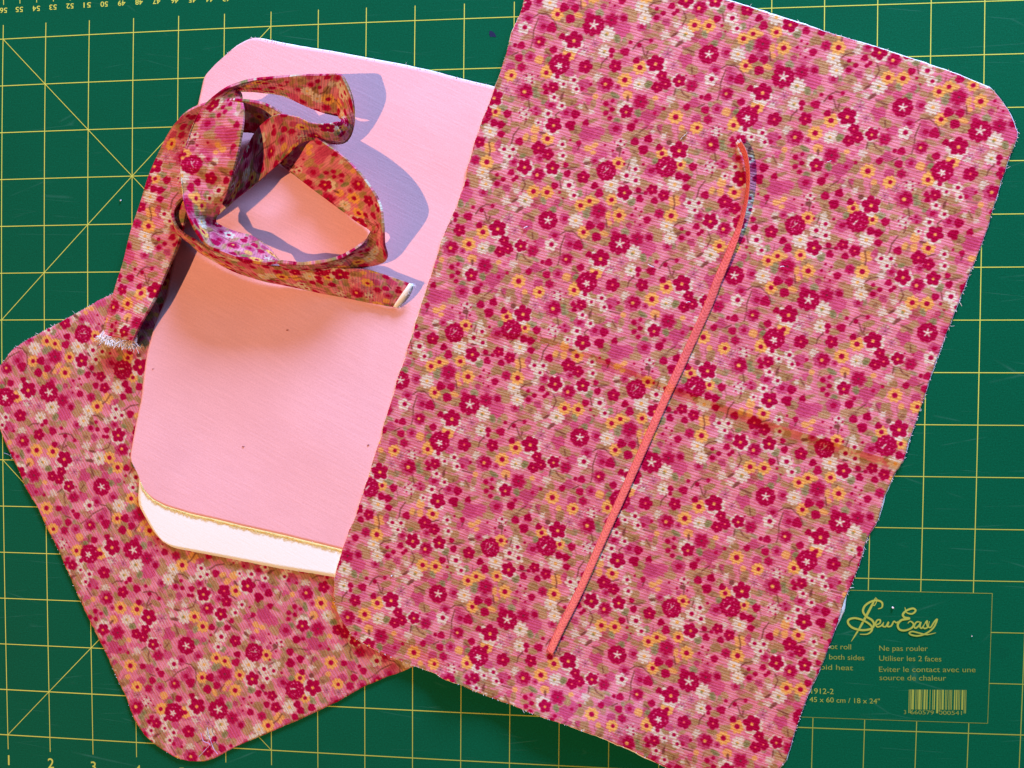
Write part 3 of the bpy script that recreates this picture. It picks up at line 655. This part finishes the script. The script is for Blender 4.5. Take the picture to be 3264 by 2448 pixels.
A_left = [(1172, -118), (1132, 0), (1124, 28), (1105, 72), (1089, 130), (1072, 179), (1058, 221), (1036, 278), (1025, 309), (1009, 364), (1006, 387), (987, 447), (979, 461), (954, 519), (935, 583), (915, 641), (888, 729), (863, 808),
          (841, 880), (819, 952), (770, 1110), (742, 1180), (735, 1202), (723, 1248), (721, 1293), (727, 1318), (738, 1340)]
B_top = [(-18, 830), (-12, 800), (5, 784), (25, 757), (55, 737), (110, 707), (165, 677), (245, 634), (420, 540), (560, 465), (600, 445)]
B_left = [(-18, 830), (-22, 870), (-8, 912), (0, 926), (16, 968), (39, 1012), (55, 1050), (83, 1100), (102, 1141), (130, 1196), (157, 1260), (193, 1339), (221, 1392), (243, 1444), (270, 1502), (289, 1552), (312, 1588), (339, 1612), (380, 1637), (408, 1644)]
B_bottom = [(408, 1644), (436, 1645), (458, 1640), (524, 1607), (610, 1570), (706, 1527), (786, 1483), (891, 1441), (960, 1405), (1010, 1380)]
B_right = [(600, 445), (1010, 1380)]
C_top = [(466, 138), (510, 99), (547, 80), (636, 99), (721, 112), (790, 125), (873, 141), (942, 156), (997, 171), (1066, 187), (1120, 200), (1180, 214)]
C_left = [(466, 138), (441, 165), (427, 229), (415, 300), (400, 400), (374, 569), (358, 644), (332, 710), (317, 766), (311, 811), (306, 860), (292, 923), (281, 985), (281, 993), (295, 1017), (304, 1042)]
C_bottom = [(304, 1042), (312, 1061), (331, 1080), (358, 1094), (414, 1111), (469, 1123), (524, 1137), (610, 1156), (740, 1188), (800, 1202)]
C_right = [(1180, 214), (1105, 400), (1000, 700), (890, 980), (800, 1202)]
W_top = [(470, 137), (511, 98.4), (548, 79.5), (636, 98.6), (721, 111.3), (790, 124.5), (873, 140.2), (942, 155.4), (997, 170.4), (1066, 186.8), (1110, 197.5)]
W_left = [(470, 136), (455, 165), (436, 229), (412, 400), (382, 569), (342, 710), (322, 811), (305, 940), (300, 1050), (298, 1089), (317, 1122), (334, 1152), (352, 1170)]
W_bottom = [(352, 1170), (373, 1183), (414, 1191), (496, 1207), (610, 1229), (723, 1247), (765, 1254)]
W_right = [(1110, 197), (1000, 640), (860, 980), (765, 1254)]

nz1, nz2, nz3 = pnoise(11, 8, .8, 3.0), pnoise(12, 8, 3.0, 9.0), pnoise(13, 8, .8, 4.0)
# floral piece lying lowest, at the left
G = ragged(coons(B_top, B_bottom, B_left, B_right, 170, 200), .9, 3)
z = .0007 + .0005 * (nz1(G[..., 0] / 400, G[..., 1] / 400) + 1) + .0002 * nz2(G[..., 0] / 200, G[..., 1] / 200)
pb = tag(empty('fabric_piece', (-.2, -.09, .0005)), 'smaller floral cotton piece lying lowest, in the lower left of the mat', 'fabric piece')
def child(o, p): under(o, p); return o
child(sheet('printed_cloth', G, z, [M_FLORAL, M_BACK], None, lattice_b), pb)

# white and pink pieces
G = ragged(coons(W_top, W_bottom, W_left, W_right, 60, 110), .5, 5)
z = .00278 + .0012 * nz3(G[..., 0] / 260, G[..., 1] / 260) + .0003 * nz2(G[..., 0] / 300, G[..., 1] / 300)
z = np.maximum(z, .0009)
pw = tag(empty('fabric_piece', (-.15, -.05, .001)), 'plain white cotton piece showing as a strip below the gold edged pink one', 'fabric piece')
child(sheet('white_cloth', G, z, [M_WHITE], None), pw)

G = ragged(coons(C_top, C_bottom, C_left, C_right, 90, 150), .5, 7)
X, Y = G[..., 0], G[..., 1]
zC = .0030 + .0012 * nz3(X / 260, Y / 260) + .0003 * nz2(X / 300, Y / 300)
pc = tag(empty('fabric_piece', (-.15, .02, .002)), 'plain pale pink cotton piece with cut corners under the curled strap', 'fabric piece')
child(sheet('pink_cloth', G, zC, [M_PINK, M_WHITE], None, None, .00015), pc)
zc_ = lambda X, Y: .0030 + .0012 * nz3(X / 260, Y / 260) + .0003 * nz2(X / 300, Y / 300)
# gold selvage along its lower edge
e = resample(np.array(C_bottom) * D2S, 160); t_ = np.gradient(e, axis=0); t_ /= np.linalg.norm(t_, axis=1, keepdims=True); nrm = np.stack([-t_[:, 1], t_[:, 0]], -1)
wd = np.interp(np.linspace(0, 1, 160), [0, .1, .35, .7, 1], [3, 6, 9, 10, 9])[:, None]
Gs = np.stack([e - nrm * 1.0, e + nrm * wd * .35, e + nrm * wd * (.55 + .35 * np.random.RandomState(6).rand(160, 1))], 0)
child(sheet('gold_selvage', Gs, zc_(Gs[..., 0], Gs[..., 1]) + np.array([.00004, .00004, .00002])[:, None] , [M_GOLD], None, None, .00012), pc)
tb = Tube(); r = random.Random(8)
for i in range(230):
    k = r.randint(1, 158); q = e[k] + nrm[k] * (wd[k] * r.uniform(.1, 1)); dr = t_[k] * r.uniform(7, 13) + nrm[k] * r.uniform(-4, 3)
    p1, p2, p3 = q - dr * .5, q, q + dr * .5
    zz = float(zc_(q[0], q[1])); tb.add([ray_to(p1[0], p1[1], zz + .0000), ray_to(p2[0], p2[1], zz + .0002), ray_to(p3[0], p3[1], zz + .0000)], .00011)
o = tb.build('selvage_thread', M_GOLD); o['kind'] = 'stuff'; child(o, pc)

# small flecks on the pink cloth
for x, y, a in ((620, 713, 3.2), (525, 965, 3), (795, 962, 3.4), (330, 797, 2.2)):
    px0 = x * D2S; py0 = y * D2S; r = random.Random(x); n = 9
    ring = [ray_to(px0 + a * 1.5 * math.cos(i * 2 * math.pi / n) * r.uniform(.6, 1.3) + 0, py0 + a * .8 * math.sin(i * 2 * math.pi / n) * r.uniform(.6, 1.2), float(zc_(px0, py0)) + .00025) for i in range(n)]
    child(link('fleck', mesh_from('fleck', ring, [tuple(range(n))[::-1]], False), M_FLECK), pc)

# large floral piece on top
G = ragged(coons(A_top, A_bottom, A_left, A_right, 240, 560), .9, 9)
X, Y = G[..., 0], G[..., 1]
def zA_fun(X, Y):
    z = .0042 + .0008 * nz1(X / 420 + 3, Y / 420) + .0004 * nz2(X / 240, Y / 240)
    q1, q2 = X * .956 + Y * .292, -X * .292 + Y * .956                                        # faint press folds along and across the grain
    for q_, c_, w_, a_ in ((q1, 2290, 26, .0004), (q1, 2700, 40, .0005), (q2, 60, 34, .0005), (q2, 1500, 30, .0004), (q2, 1180, 55, .0004)):
        z = z + a_ * np.exp(-((q_ - c_) / w_) ** 2) * (.6 + .4 * np.sin((q1 + q2) / 310.0 + c_))
    z = z - .0022 / (1 + np.exp(-(X + .36 * Y - 2560) / 90.0))                                # sinks to the bare mat at the right
    d, al = seg_d(X, Y, [(1240, 1090), (1530, 1060), (1700, 1060), (1900, 1130), (2170, 1240), (2420, 1330), (2640, 1405), (2880, 1475)])   # the old fold
    amp = np.interp(al, [0, .12, .3, .45, .7, .9, 1], [.0003, .0006, .0008, .0011, .0017, .0018, .0016])
    z = z + amp * np.where(d > 0, np.exp(-(d / 15.0) ** 2), np.exp(-(d / 115.0) ** 2)) - amp * .2 * np.exp(-((d - 75) / 40.0) ** 2)
    d, al = seg_d(X, Y, [(1160, 1950), (1300, 2030), (1420, 2105), (1600, 2150)])
    z = z + .0010 * np.where(d > 0, np.exp(-(d / 25.0) ** 2), np.exp(-(d / 80.0) ** 2)) * np.sin(np.clip(al, 0, 1) * math.pi)
    z = z + .0080 * np.exp(-((X - 1830) / 270.0) ** 2 - ((Y - 2345 + .0) / 130.0) ** 2) + .0035 * np.exp(-((X - 1440) / 90.0) ** 2 - ((Y - 2190) / 60.0) ** 2)
    z = z + .0012 * np.exp(-((X + .36 * Y - 1640) / 50.0) ** 2) * (.6 + .4 * np.sin(Y / 90.0))    # cut edge at the left lifts a little
    return np.maximum(z, .0009)
z = zA_fun(X, Y)
pa = tag(empty('fabric_piece', (.05, 0, .002)), 'large creased floral pink cotton piece with rounded corners, under the coral ribbon', 'fabric piece')
child(sheet('printed_cloth', G, z, [M_FLORAL, M_BACK], None, lattice_a), pa)
# pale backing whose edge shows along the cut
def outward(G, amount):
    H = G.copy(); c = G.mean((0, 1))
    for side in (0, -1):
        for row, nx in ((H[side], G[2 if side == 0 else -3]), (H[:, side], G[:, 2 if side == 0 else -3])):
            d = row - nx; d /= np.linalg.norm(d, axis=1, keepdims=True) + 1e-9; row += d * amount(row)[:, None]
    return H
rr = np.random.RandomState(4)
def am(row):
    n = len(row); k = np.convolve(rr.randn(n + 12), np.ones(13) / 4.0, 'valid') * 1.1 + 1.2
    k = k + 9 * np.exp(-((row[:, 0] - 2685) / 25.0) ** 2 - ((row[:, 1] - 1945) / 45.0) ** 2) + 1.0 * (row[:, 1] < 420) * (row[:, 0] > 2200)
    return k * np.where(row[:, 0] < 1700, .35, 1)
H = outward(G[::2, ::2], am)
child(sheet('backing_cloth', H, np.maximum(z[::2, ::2] - .00062, .0003), [M_WHITE], None, None, .0002), pa)

# frayed ends along the cut edges
def fray(name, edge, n, seed, mat, zf, lo, hi, parent, side=1):
    r = random.Random(seed); tb = Tube(); e = resample(np.array(edge) * D2S, 600, False)
    for _ in range(n):
        k = r.randint(2, 597); t = e[k + 1] - e[k - 1]; t /= np.linalg.norm(t) + 1e-9; nr = np.array([t[1], -t[0]]) * side
        L = r.uniform(lo, hi) * (2.6 if r.random() < .06 else 1); a = nr + t * r.uniform(-1.3, 1.3); a /= np.linalg.norm(a); b = a + t * r.uniform(-1.2, 1.2)
        p = [e[k] - a * 3, e[k] + a * L * .4, e[k] + a * L * .6 + b * L * .4]
        zz = float(zf(*e[k]))
        tb.add([ray_to(q[0], q[1], zz + dz) for q, dz in zip(p, (-.0002, .0002, r.uniform(-.0006, .0008)))], r.uniform(.00006, .00013))
    o = tb.build(name, mat); o['kind'] = 'stuff'; child(o, parent)
fray('frayed_thread', A_right, 150, 21, M_THREAD, zA_fun, 2, 7, pa)
fray('frayed_thread', A_top, 100, 22, M_THREAD, zA_fun, 2, 5, pa)
fray('frayed_thread', A_bottom, 70, 23, M_THREAD, zA_fun, 1, 4, pa, -1)
fray('frayed_thread', A_left, 80, 24, M_GREYTHREAD, zA_fun, 1, 4, pa, -1)
fray('frayed_thread', C_top, 70, 25, M_THREAD, zc_, 1, 5, pc)
fray('frayed_thread', B_left, 40, 26, M_THREAD, lambda x, y: .001, 1, 4, pb, -1)
fray('frayed_thread', B_top[:8], 50, 27, M_THREAD, lambda x, y: .001, 2, 6, pb)

# ------------------------------------------------------------------ coral ribbon
rc = np.array([(1597, 309, 9.5, .10, 12), (1606, 325, 11.0, .15, 12), (1612, 345, 11.5, .28, 11), (1616, 380, 11.0, .40, 9), (1613, 425, 9.5, .45, 9), (1603, 470, 7.5, .6, 12), (1590, 510, 6.0, .8, 20), (1570, 560, 4.0, 1, 26), (1549, 610, 2.2, 1, 29), (1530, 660, 1.4, 1, 29),
               (1480, 770, .9, 1, 29), (1440, 855, .9, 1, 28), (1400, 945, .7, 1, 28), (1350, 1058, .8, 1, 28), (1300, 1168, .7, 1, 28), (1250, 1280, 1.0, 1, 28), (1210, 1360, 1.2, 1, 28), (1187, 1410, 1.6, 1, 26)], float)
q = catmull(rc, 10); px_, py_ = q[:, 0] * D2S, q[:, 1] * D2S
base = ray_to(px_, py_, zA_fun(px_, py_) + .0004 + q[:, 2] * .0002 * np.where(q[:, 2] > 1, 1, .5))
tt = np.gradient(base, axis=0); tt /= np.linalg.norm(tt, axis=1, keepdims=True); sd = np.cross(tt, [0, 0, 1.0]); sd /= np.linalg.norm(sd, axis=1, keepdims=True)
RW = 26 * IN / 160 / 2
flat = np.clip(q[:, 4] / 29, 0, 1); up = np.sqrt(1 - flat ** 2)
NC = 6; V = []
for j in range(NC + 1):
    f = j / NC * 2 - 1
    V.append(base - sd * (f * RW * flat)[:, None] + np.array([0, 0, 1.0]) * (f * RW * up)[:, None] + np.array([0, 0, .00016 * (1 - f * f)]))
V = np.array(V); n_ = V.shape[1]; idx = np.arange((NC + 1) * n_).reshape(NC + 1, n_)
F = np.stack([idx[:-1, :-1], idx[:-1, 1:], idx[1:, 1:], idx[1:, :-1]], -1).reshape(-1, 4)
me = mesh_from('ribbon', V.reshape(-1, 3), F)
al = np.r_[0, np.cumsum(np.linalg.norm(np.diff(base, axis=0), axis=1))] / IN
uv = np.stack([np.broadcast_to((np.arange(NC + 1) / NC * .18)[:, None], V.shape[:2]), np.broadcast_to(al, V.shape[:2])], -1).reshape(-1, 2)
l = me.uv_layers.new(name='weave'); l.data.foreach_set('uv', uv[F.ravel()].astype(np.float32).ravel())
rib = tag(empty('ribbon', tuple(base[90])), 'narrow coral satin ribbon on the large floral piece, upper end lifted', 'ribbon')
o = link('ribbon_band', me, M_SATIN); child(o, rib); md = o.modifiers.new('t', 'SOLIDIFY'); md.thickness = .00035; md.offset = 0
tb = Tube(); r = random.Random(4)
for i in range(26):
    f = r.uniform(-1, 1); p = base[0] + np.array([0, 0, f * RW]) - sd[0] * f * RW * flat[0]; d = -tt[0] * r.uniform(.0006, .0017) + np.array([r.uniform(-.5, .5), r.uniform(-.5, .5), r.uniform(-.3, .6)]) * .0007
    tb.add([p + tt[0] * .0006, p + d * .5, p + d], .00014)
o = tb.build('frayed_end', M_THREAD); o['kind'] = 'stuff'; child(o, rib)
tb = Tube()
for i in range(14):
    f = r.uniform(-1, 1); p = base[-1] - sd[-1] * f * RW; d = tt[-1] * r.uniform(.0003, .0009) + np.array([r.uniform(-.5, .5), r.uniform(-.5, .5), .2]) * .0003
    tb.add([p - tt[-1] * .0006, p + d * .5, p + d], .00010)
o = tb.build('frayed_end', M_SATIN); o['kind'] = 'stuff'; child(o, rib)
# ------------------------------------------------------------------ curled fabric strap: two edges of the band, px of the photo and mm above the pink cloth
ST = np.array([
 (325, 1066, 1.5, 425, 1086, 6), (345, 1000, 1.5, 450, 1035, 7), (370, 920, 2, 480, 980, 8), (382, 875, 2, 509, 923, 8), (425, 720, 3, 573, 770, 9),
 (455, 625, 4, 600, 665, 10), (503, 495, 6, 645, 520, 12), (548, 410, 12, 650, 450, 9), (600, 352, 18, 680, 420, 5), (690, 322, 21, 730, 420, 3),
 (775, 317, 22, 790, 420, 2), (845, 330, 20, 835, 430, 1.5), (905, 366, 15, 868, 470, 1), (965, 405, 13, 885, 505, .8), (1027, 448, 16, 905, 532, .8),
 (1100, 505, 19, 985, 590, .8), (1165, 570, 21, 1060, 648, .8), (1206, 641, 22, 1125, 694, .8), (1220, 705, 22, 1180, 731, 1.5), (1226, 775, 14, 1178, 748, 9),
 (1229, 830, 4, 1150, 778, 15), (1140, 857, 3, 1090, 815, 18), (1060, 868, 4, 1030, 833, 19), (980, 868, 5, 960, 840, 20), (905, 848, 7, 898, 834, 20),
 (862, 795, 8, 850, 841, 20), (810, 757, 8, 785, 831, 21), (755, 743, 8, 715, 808, 22), (710, 722, 9, 655, 778, 22), (688, 702, 11, 612, 715, 23),
 (706, 655, 16, 588, 655, 22), (730, 600, 21, 579, 590, 20), (745, 535, 25, 579, 525, 19), (766, 460, 27, 593, 465, 19), (777, 395, 27, 615, 400, 20),
 (777, 345, 24, 650, 340, 22), (772, 307, 18, 703, 291, 24), (770, 291, 17, 753, 268, 23), (830, 293, 14, 810, 253, 21), (900, 305, 11, 880, 245, 20),
 (965, 331, 8, 960, 239, 20), (1025, 355, 5, 1035, 237, 19), (1070, 368, 4, 1083, 237, 18.5), (1078, 371, 5, 1100, 256, 18), (1083, 378, 9, 1124, 318, 16),
 (1087, 384, 14, 1128, 395, 10), (1070, 388, 17, 1105, 449, 6), (1040, 394, 19, 1058, 457, 9), (990, 392, 22, 1005, 442, 14), (945, 372, 24, 955, 457, 16),
 (880, 366, 24, 905, 507, 14), (825, 406, 20, 850, 556, 10), (785, 470, 15, 800, 598, 8), (745, 550, 12, 757, 630, 6), (700, 600, 9, 722, 662, 4),
 (640, 622, 8, 665, 705, 2), (592, 625, 10, 610, 700, 1.5), (560, 655, 12, 583, 718, 1), (553, 690, 12, 580, 748, .8), (575, 735, 12, 605, 772, .8),
 (625, 770, 12, 650, 808, .8), (700, 806, 11, 745, 862, .8), (790, 836, 10, 845, 893, .8), (880, 847, 9, 925, 911, .8), (960, 852, 8, 1000, 927, .8),
 (1060, 853, 8, 1090, 946, .8), (1157, 858, 9, 1160, 960, 1.2), (1230, 877, 6, 1215, 970, 1.2), (1313, 905, 4.5, 1262, 979, 1.2)], float)
SUB, NX = 8, 12
q = catmull(ST, SUB); n_ = len(q)
Z0 = .0034
Ea = ray_to(q[:, 0], q[:, 1], Z0 + q[:, 2] * .001); Eb = ray_to(q[:, 3], q[:, 4], Z0 + q[:, 5] * .001)
mid_ = (Ea + Eb) / 2; sl = np.r_[0, np.cumsum(np.linalg.norm(np.diff(mid_, axis=0), axis=1))] / IN
tg = np.gradient(mid_, axis=0); nr = np.cross(tg, Eb - Ea); nr /= np.linalg.norm(nr, axis=1, keepdims=True) + 1e-9
rs = np.random.RandomState(2); wob_ = np.convolve(rs.randn(n_ + 24), np.ones(25) / 9, 'valid')
V = []
for j in range(NX + 1):
    f = j / NX; bow = math.sin(f * math.pi)
    crk = np.sin(sl * 7.3 + f * 4.0) * np.sin(sl * 2.1 + 1.0) * .00045 + np.sin(sl * 15.0 - f * 7.0 + np.sin(sl * 3.0) * 2) * .00022
    V.append(Ea * (1 - f) + Eb * f + nr * (bow * (.0012 * wob_ + crk) + (1 - bow) * .0004 * np.sin(sl * 5.0 + f * 3))[:, None])
V = np.array(V); idx = np.arange((NX + 1) * n_).reshape(NX + 1, n_)
F = np.stack([idx[:-1, :-1], idx[:-1, 1:], idx[1:, 1:], idx[1:, :-1]], -1).reshape(-1, 4)
me = mesh_from('strap_band', V.reshape(-1, 3), F)
tr = np.broadcast_to((np.arange(NX + 1) / NX * 1.0)[:, None], V.shape[:2]); su = np.broadcast_to(sl, V.shape[:2])
w2 = np.stack([tr, -su], -1).reshape(-1, 2); m2 = (w2[:, :1] * E1 + w2[:, 1:] * E2); ab = m2 @ VINV.T + np.array([.34, .41])
l = me.uv_layers.new(name='print'); l.data.foreach_set('uv', ab[F.ravel()].astype(np.float32).ravel())
l = me.uv_layers.new(name='weave'); l.data.foreach_set('uv', w2[F.ravel()].astype(np.float32).ravel())
strap = tag(empty('fabric_strap', (-.18, .06, .004)), 'long double folded floral cotton strap curled in loops on the pink piece, both ends raw', 'fabric strap')
o = link('strap_band', me, M_STRAP); child(o, strap)
md = o.modifiers.new('t', 'SOLIDIFY'); md.thickness = .0013; md.offset = 0
md = o.modifiers.new('b', 'BEVEL'); md.width = .0004; md.segments = 2; md.limit_method = 'ANGLE'; md.angle_limit = math.radians(60)
# seam: the two folded edges meet as a raised double line
for k, (f, side) in enumerate(((.985, 1), (.985, -1))):
    tb = Tube(); path = Ea * (1 - f) + Eb * f + nr * (.00055 * side)
    tb.add(path[::2], .00032, False); o = tb.build('folded_edge', M_STRAP); me2 = o.data
    for nm_ in ('print', 'weave'):
        l = me2.uv_layers.new(name=nm_)
        for lp in me2.loops:
            i = min(lp.vertex_index // 4 * 2, n_ - 1); l.data[lp.index].uv = (ab.reshape(NX + 1, n_, 2)[NX, i] if nm_ == 'print' else w2.reshape(NX + 1, n_, 2)[NX, i])
    child(o, strap)
# raw ends
def tuft(name, a, b, back, n, seed, lo, hi, rad, mat, lift):
    r = random.Random(seed); tb = Tube()
    for i in range(n):
        f = r.random(); p = a * (1 - f) + b * f; out = -back; j = np.array([r.uniform(-1, 1), r.uniform(-1, 1), r.uniform(-.3, 1)])
        L = r.uniform(lo, hi); d = out + j * .55; d /= np.linalg.norm(d); e = d + np.array([r.uniform(-1, 1), r.uniform(-1, 1), lift]) * .7
        tb.add([p + back * .002, p + d * L * .5 + np.array([0, 0, r.uniform(0, .0008)]), p + d * L * .5 + e * L * .5], rad * r.uniform(.6, 1.3))
    o = tb.build(name, mat); o['kind'] = 'stuff'; child(o, strap)
u = lambda v: v / np.linalg.norm(v)
tuft('frayed_end', Ea[0], Eb[0] - np.array([0, 0, .003]), u(tg[0]), 1200, 5, .0010, .0052, .00024, M_FLUFF, .15)
tuft('frayed_end', Ea[0] + u(tg[0]) * .0012, Eb[0] + u(tg[0]) * .0012 - np.array([0, 0, .002]), u(tg[0]), 600, 15, .0006, .0036, .00030, M_FLUFF2, .5)
tuft('frayed_end', Ea[-1], Eb[-1], -u(tg[-1]), 160, 6, .0005, .0026, .00012, M_THREAD, .2)
# the white lining seen in the open end
a, b = Ea[-1] + np.array([0, 0, .0006]), Eb[-1] + np.array([0, 0, .0006]); tgn = u(tg[-1]); upn = np.array([0, 0, 1.0])
vs = []; nn = 12
for i in range(nn + 1):
    f = i / nn; p = a * (1 - f) + b * f; w = .0046 * math.sin(math.pi * min(1, max(0, f * .9 + .05))) ** .7
    vs += [p - tgn * .0012 + upn * w * .2, p + tgn * w * .55 + upn * .0002, p + tgn * w * .2 - upn * .0012]
fs = []
for i in range(nn):
    for k in range(2): fs.append((3 * i + k, 3 * i + k + 1, 3 * i + k + 4, 3 * i + k + 3))
me = mesh_from('lining', vs, fs); l = me.uv_layers.new(name='weave')
for lp in me.loops: l.data[lp.index].uv = (lp.vertex_index % 3 * .05, lp.vertex_index // 3 * .08)
o = link('lining', me, M_WHITE); child(o, strap); md = o.modifiers.new('t', 'SOLIDIFY'); md.thickness = .0004

# ------------------------------------------------------------------ loose threads and lint
def snippet(pts, rad, mat, label, name='loose_thread', group='loose threads on the cloth and mat', zf=zA_fun, lift=.0009):
    tb = Tube(); q = catmull(np.array(pts, float), 5)
    p = [ray_to(x, y, float(zf(x, y)) + lift + .0004 * math.sin(i * 1.3)) for i, (x, y) in enumerate(q)]
    tb.add(p, rad); o = tb.build(name, mat); tag(o, label, 'thread', group); return o
snippet([(1669, 728), (1675, 724), (1682, 722)], .00022, M_THREAD, 'short white thread clipping nearest the left edge of the large floral piece')
snippet([(2064, 842), (2074, 848), (2084, 852)], .00018, M_THREAD, 'short white thread clipping on a bud just left of the ribbon, slanting down')
snippet([(2168, 447), (2176, 436), (2188, 426), (2191, 420)], .00012, M_THREAD, 'thin curved white thread above and left of the lifted ribbon end')
snippet([(2635, 517), (2643, 515), (2650, 512)], .00014, M_THREAD, 'short pale thread beside a white edged flower, well right of the ribbon')
snippet([(2486, 852), (2493, 849), (2500, 850)], .00018, M_THREAD, 'white thread clipping lying on a dark pink flower right of the ribbon middle')
snippet([(2187, 966), (2193, 962), (2200, 963)], .00016, M_THREAD, 'tiny white clipping on a trio of crimson flowers left of the ribbon')
zm = lambda x, y: .0003
snippet([(660, 2318), (668, 2350), (680, 2385), (694, 2404)], .00016, M_LILAC, 'loose lilac thread curling on the rounded lower corner of the small floral piece', zf=lambda x, y: .0021, lift=.0012)
snippet([(640, 2335), (648, 2362), (668, 2372), (650, 2395), (634, 2412)], .00014, M_LILAC, 'second lilac thread tangled with the first on the small floral piece, further left', zf=lambda x, y: .0021, lift=.0016)
snippet([(12, 1444), (22, 1447), (32, 1452), (40, 1462)], .00014, M_GREYTHREAD, 'thin grey thread on the mat at the left frame edge beside the small floral piece', zf=zm, lift=.0003)
snippet([(2955, 1240), (2948, 1262), (2938, 1285), (2930, 1296)], .00014, M_GREYTHREAD, 'grey thread sticking out over the mat from the right edge of the large floral piece', zf=zm, lift=.001)
def fluff(x, y, rad, mat, label, zf=zm):
    bm = bmesh.new(); bmesh.ops.create_icosphere(bm, subdivisions=2, radius=1); r = random.Random(int(x)); c = ray_to(x, y, float(zf(x, y)) + rad * .6)
    for v in bm.verts: v.co = Vector(c) + v.co * rad * r.uniform(.55, 1.2) * (1 if abs(v.co.z) < .5 else .7)
    me = bpy.data.meshes.new('lint_speck'); bm.to_mesh(me); bm.free(); o = link('lint_speck', me, mat); tag(o, label, 'lint', 'lint specks')
fluff(384.6, 639, .0005, M_THREAD, 'white lint speck on the bare mat just left of the strap')
fluff(2846, 1937, .0006, M_THREAD, 'white lint speck on the mat inside the label panel above the script logo')
fluff(3098, 2028, .0003, M_THREAD, 'tiny pale lint speck near the right border of the label panel')
fluff(1248, 1836, .0005, M_THREAD, 'bluish lint speck on the floral cloth right of the white strip end', zA_fun)
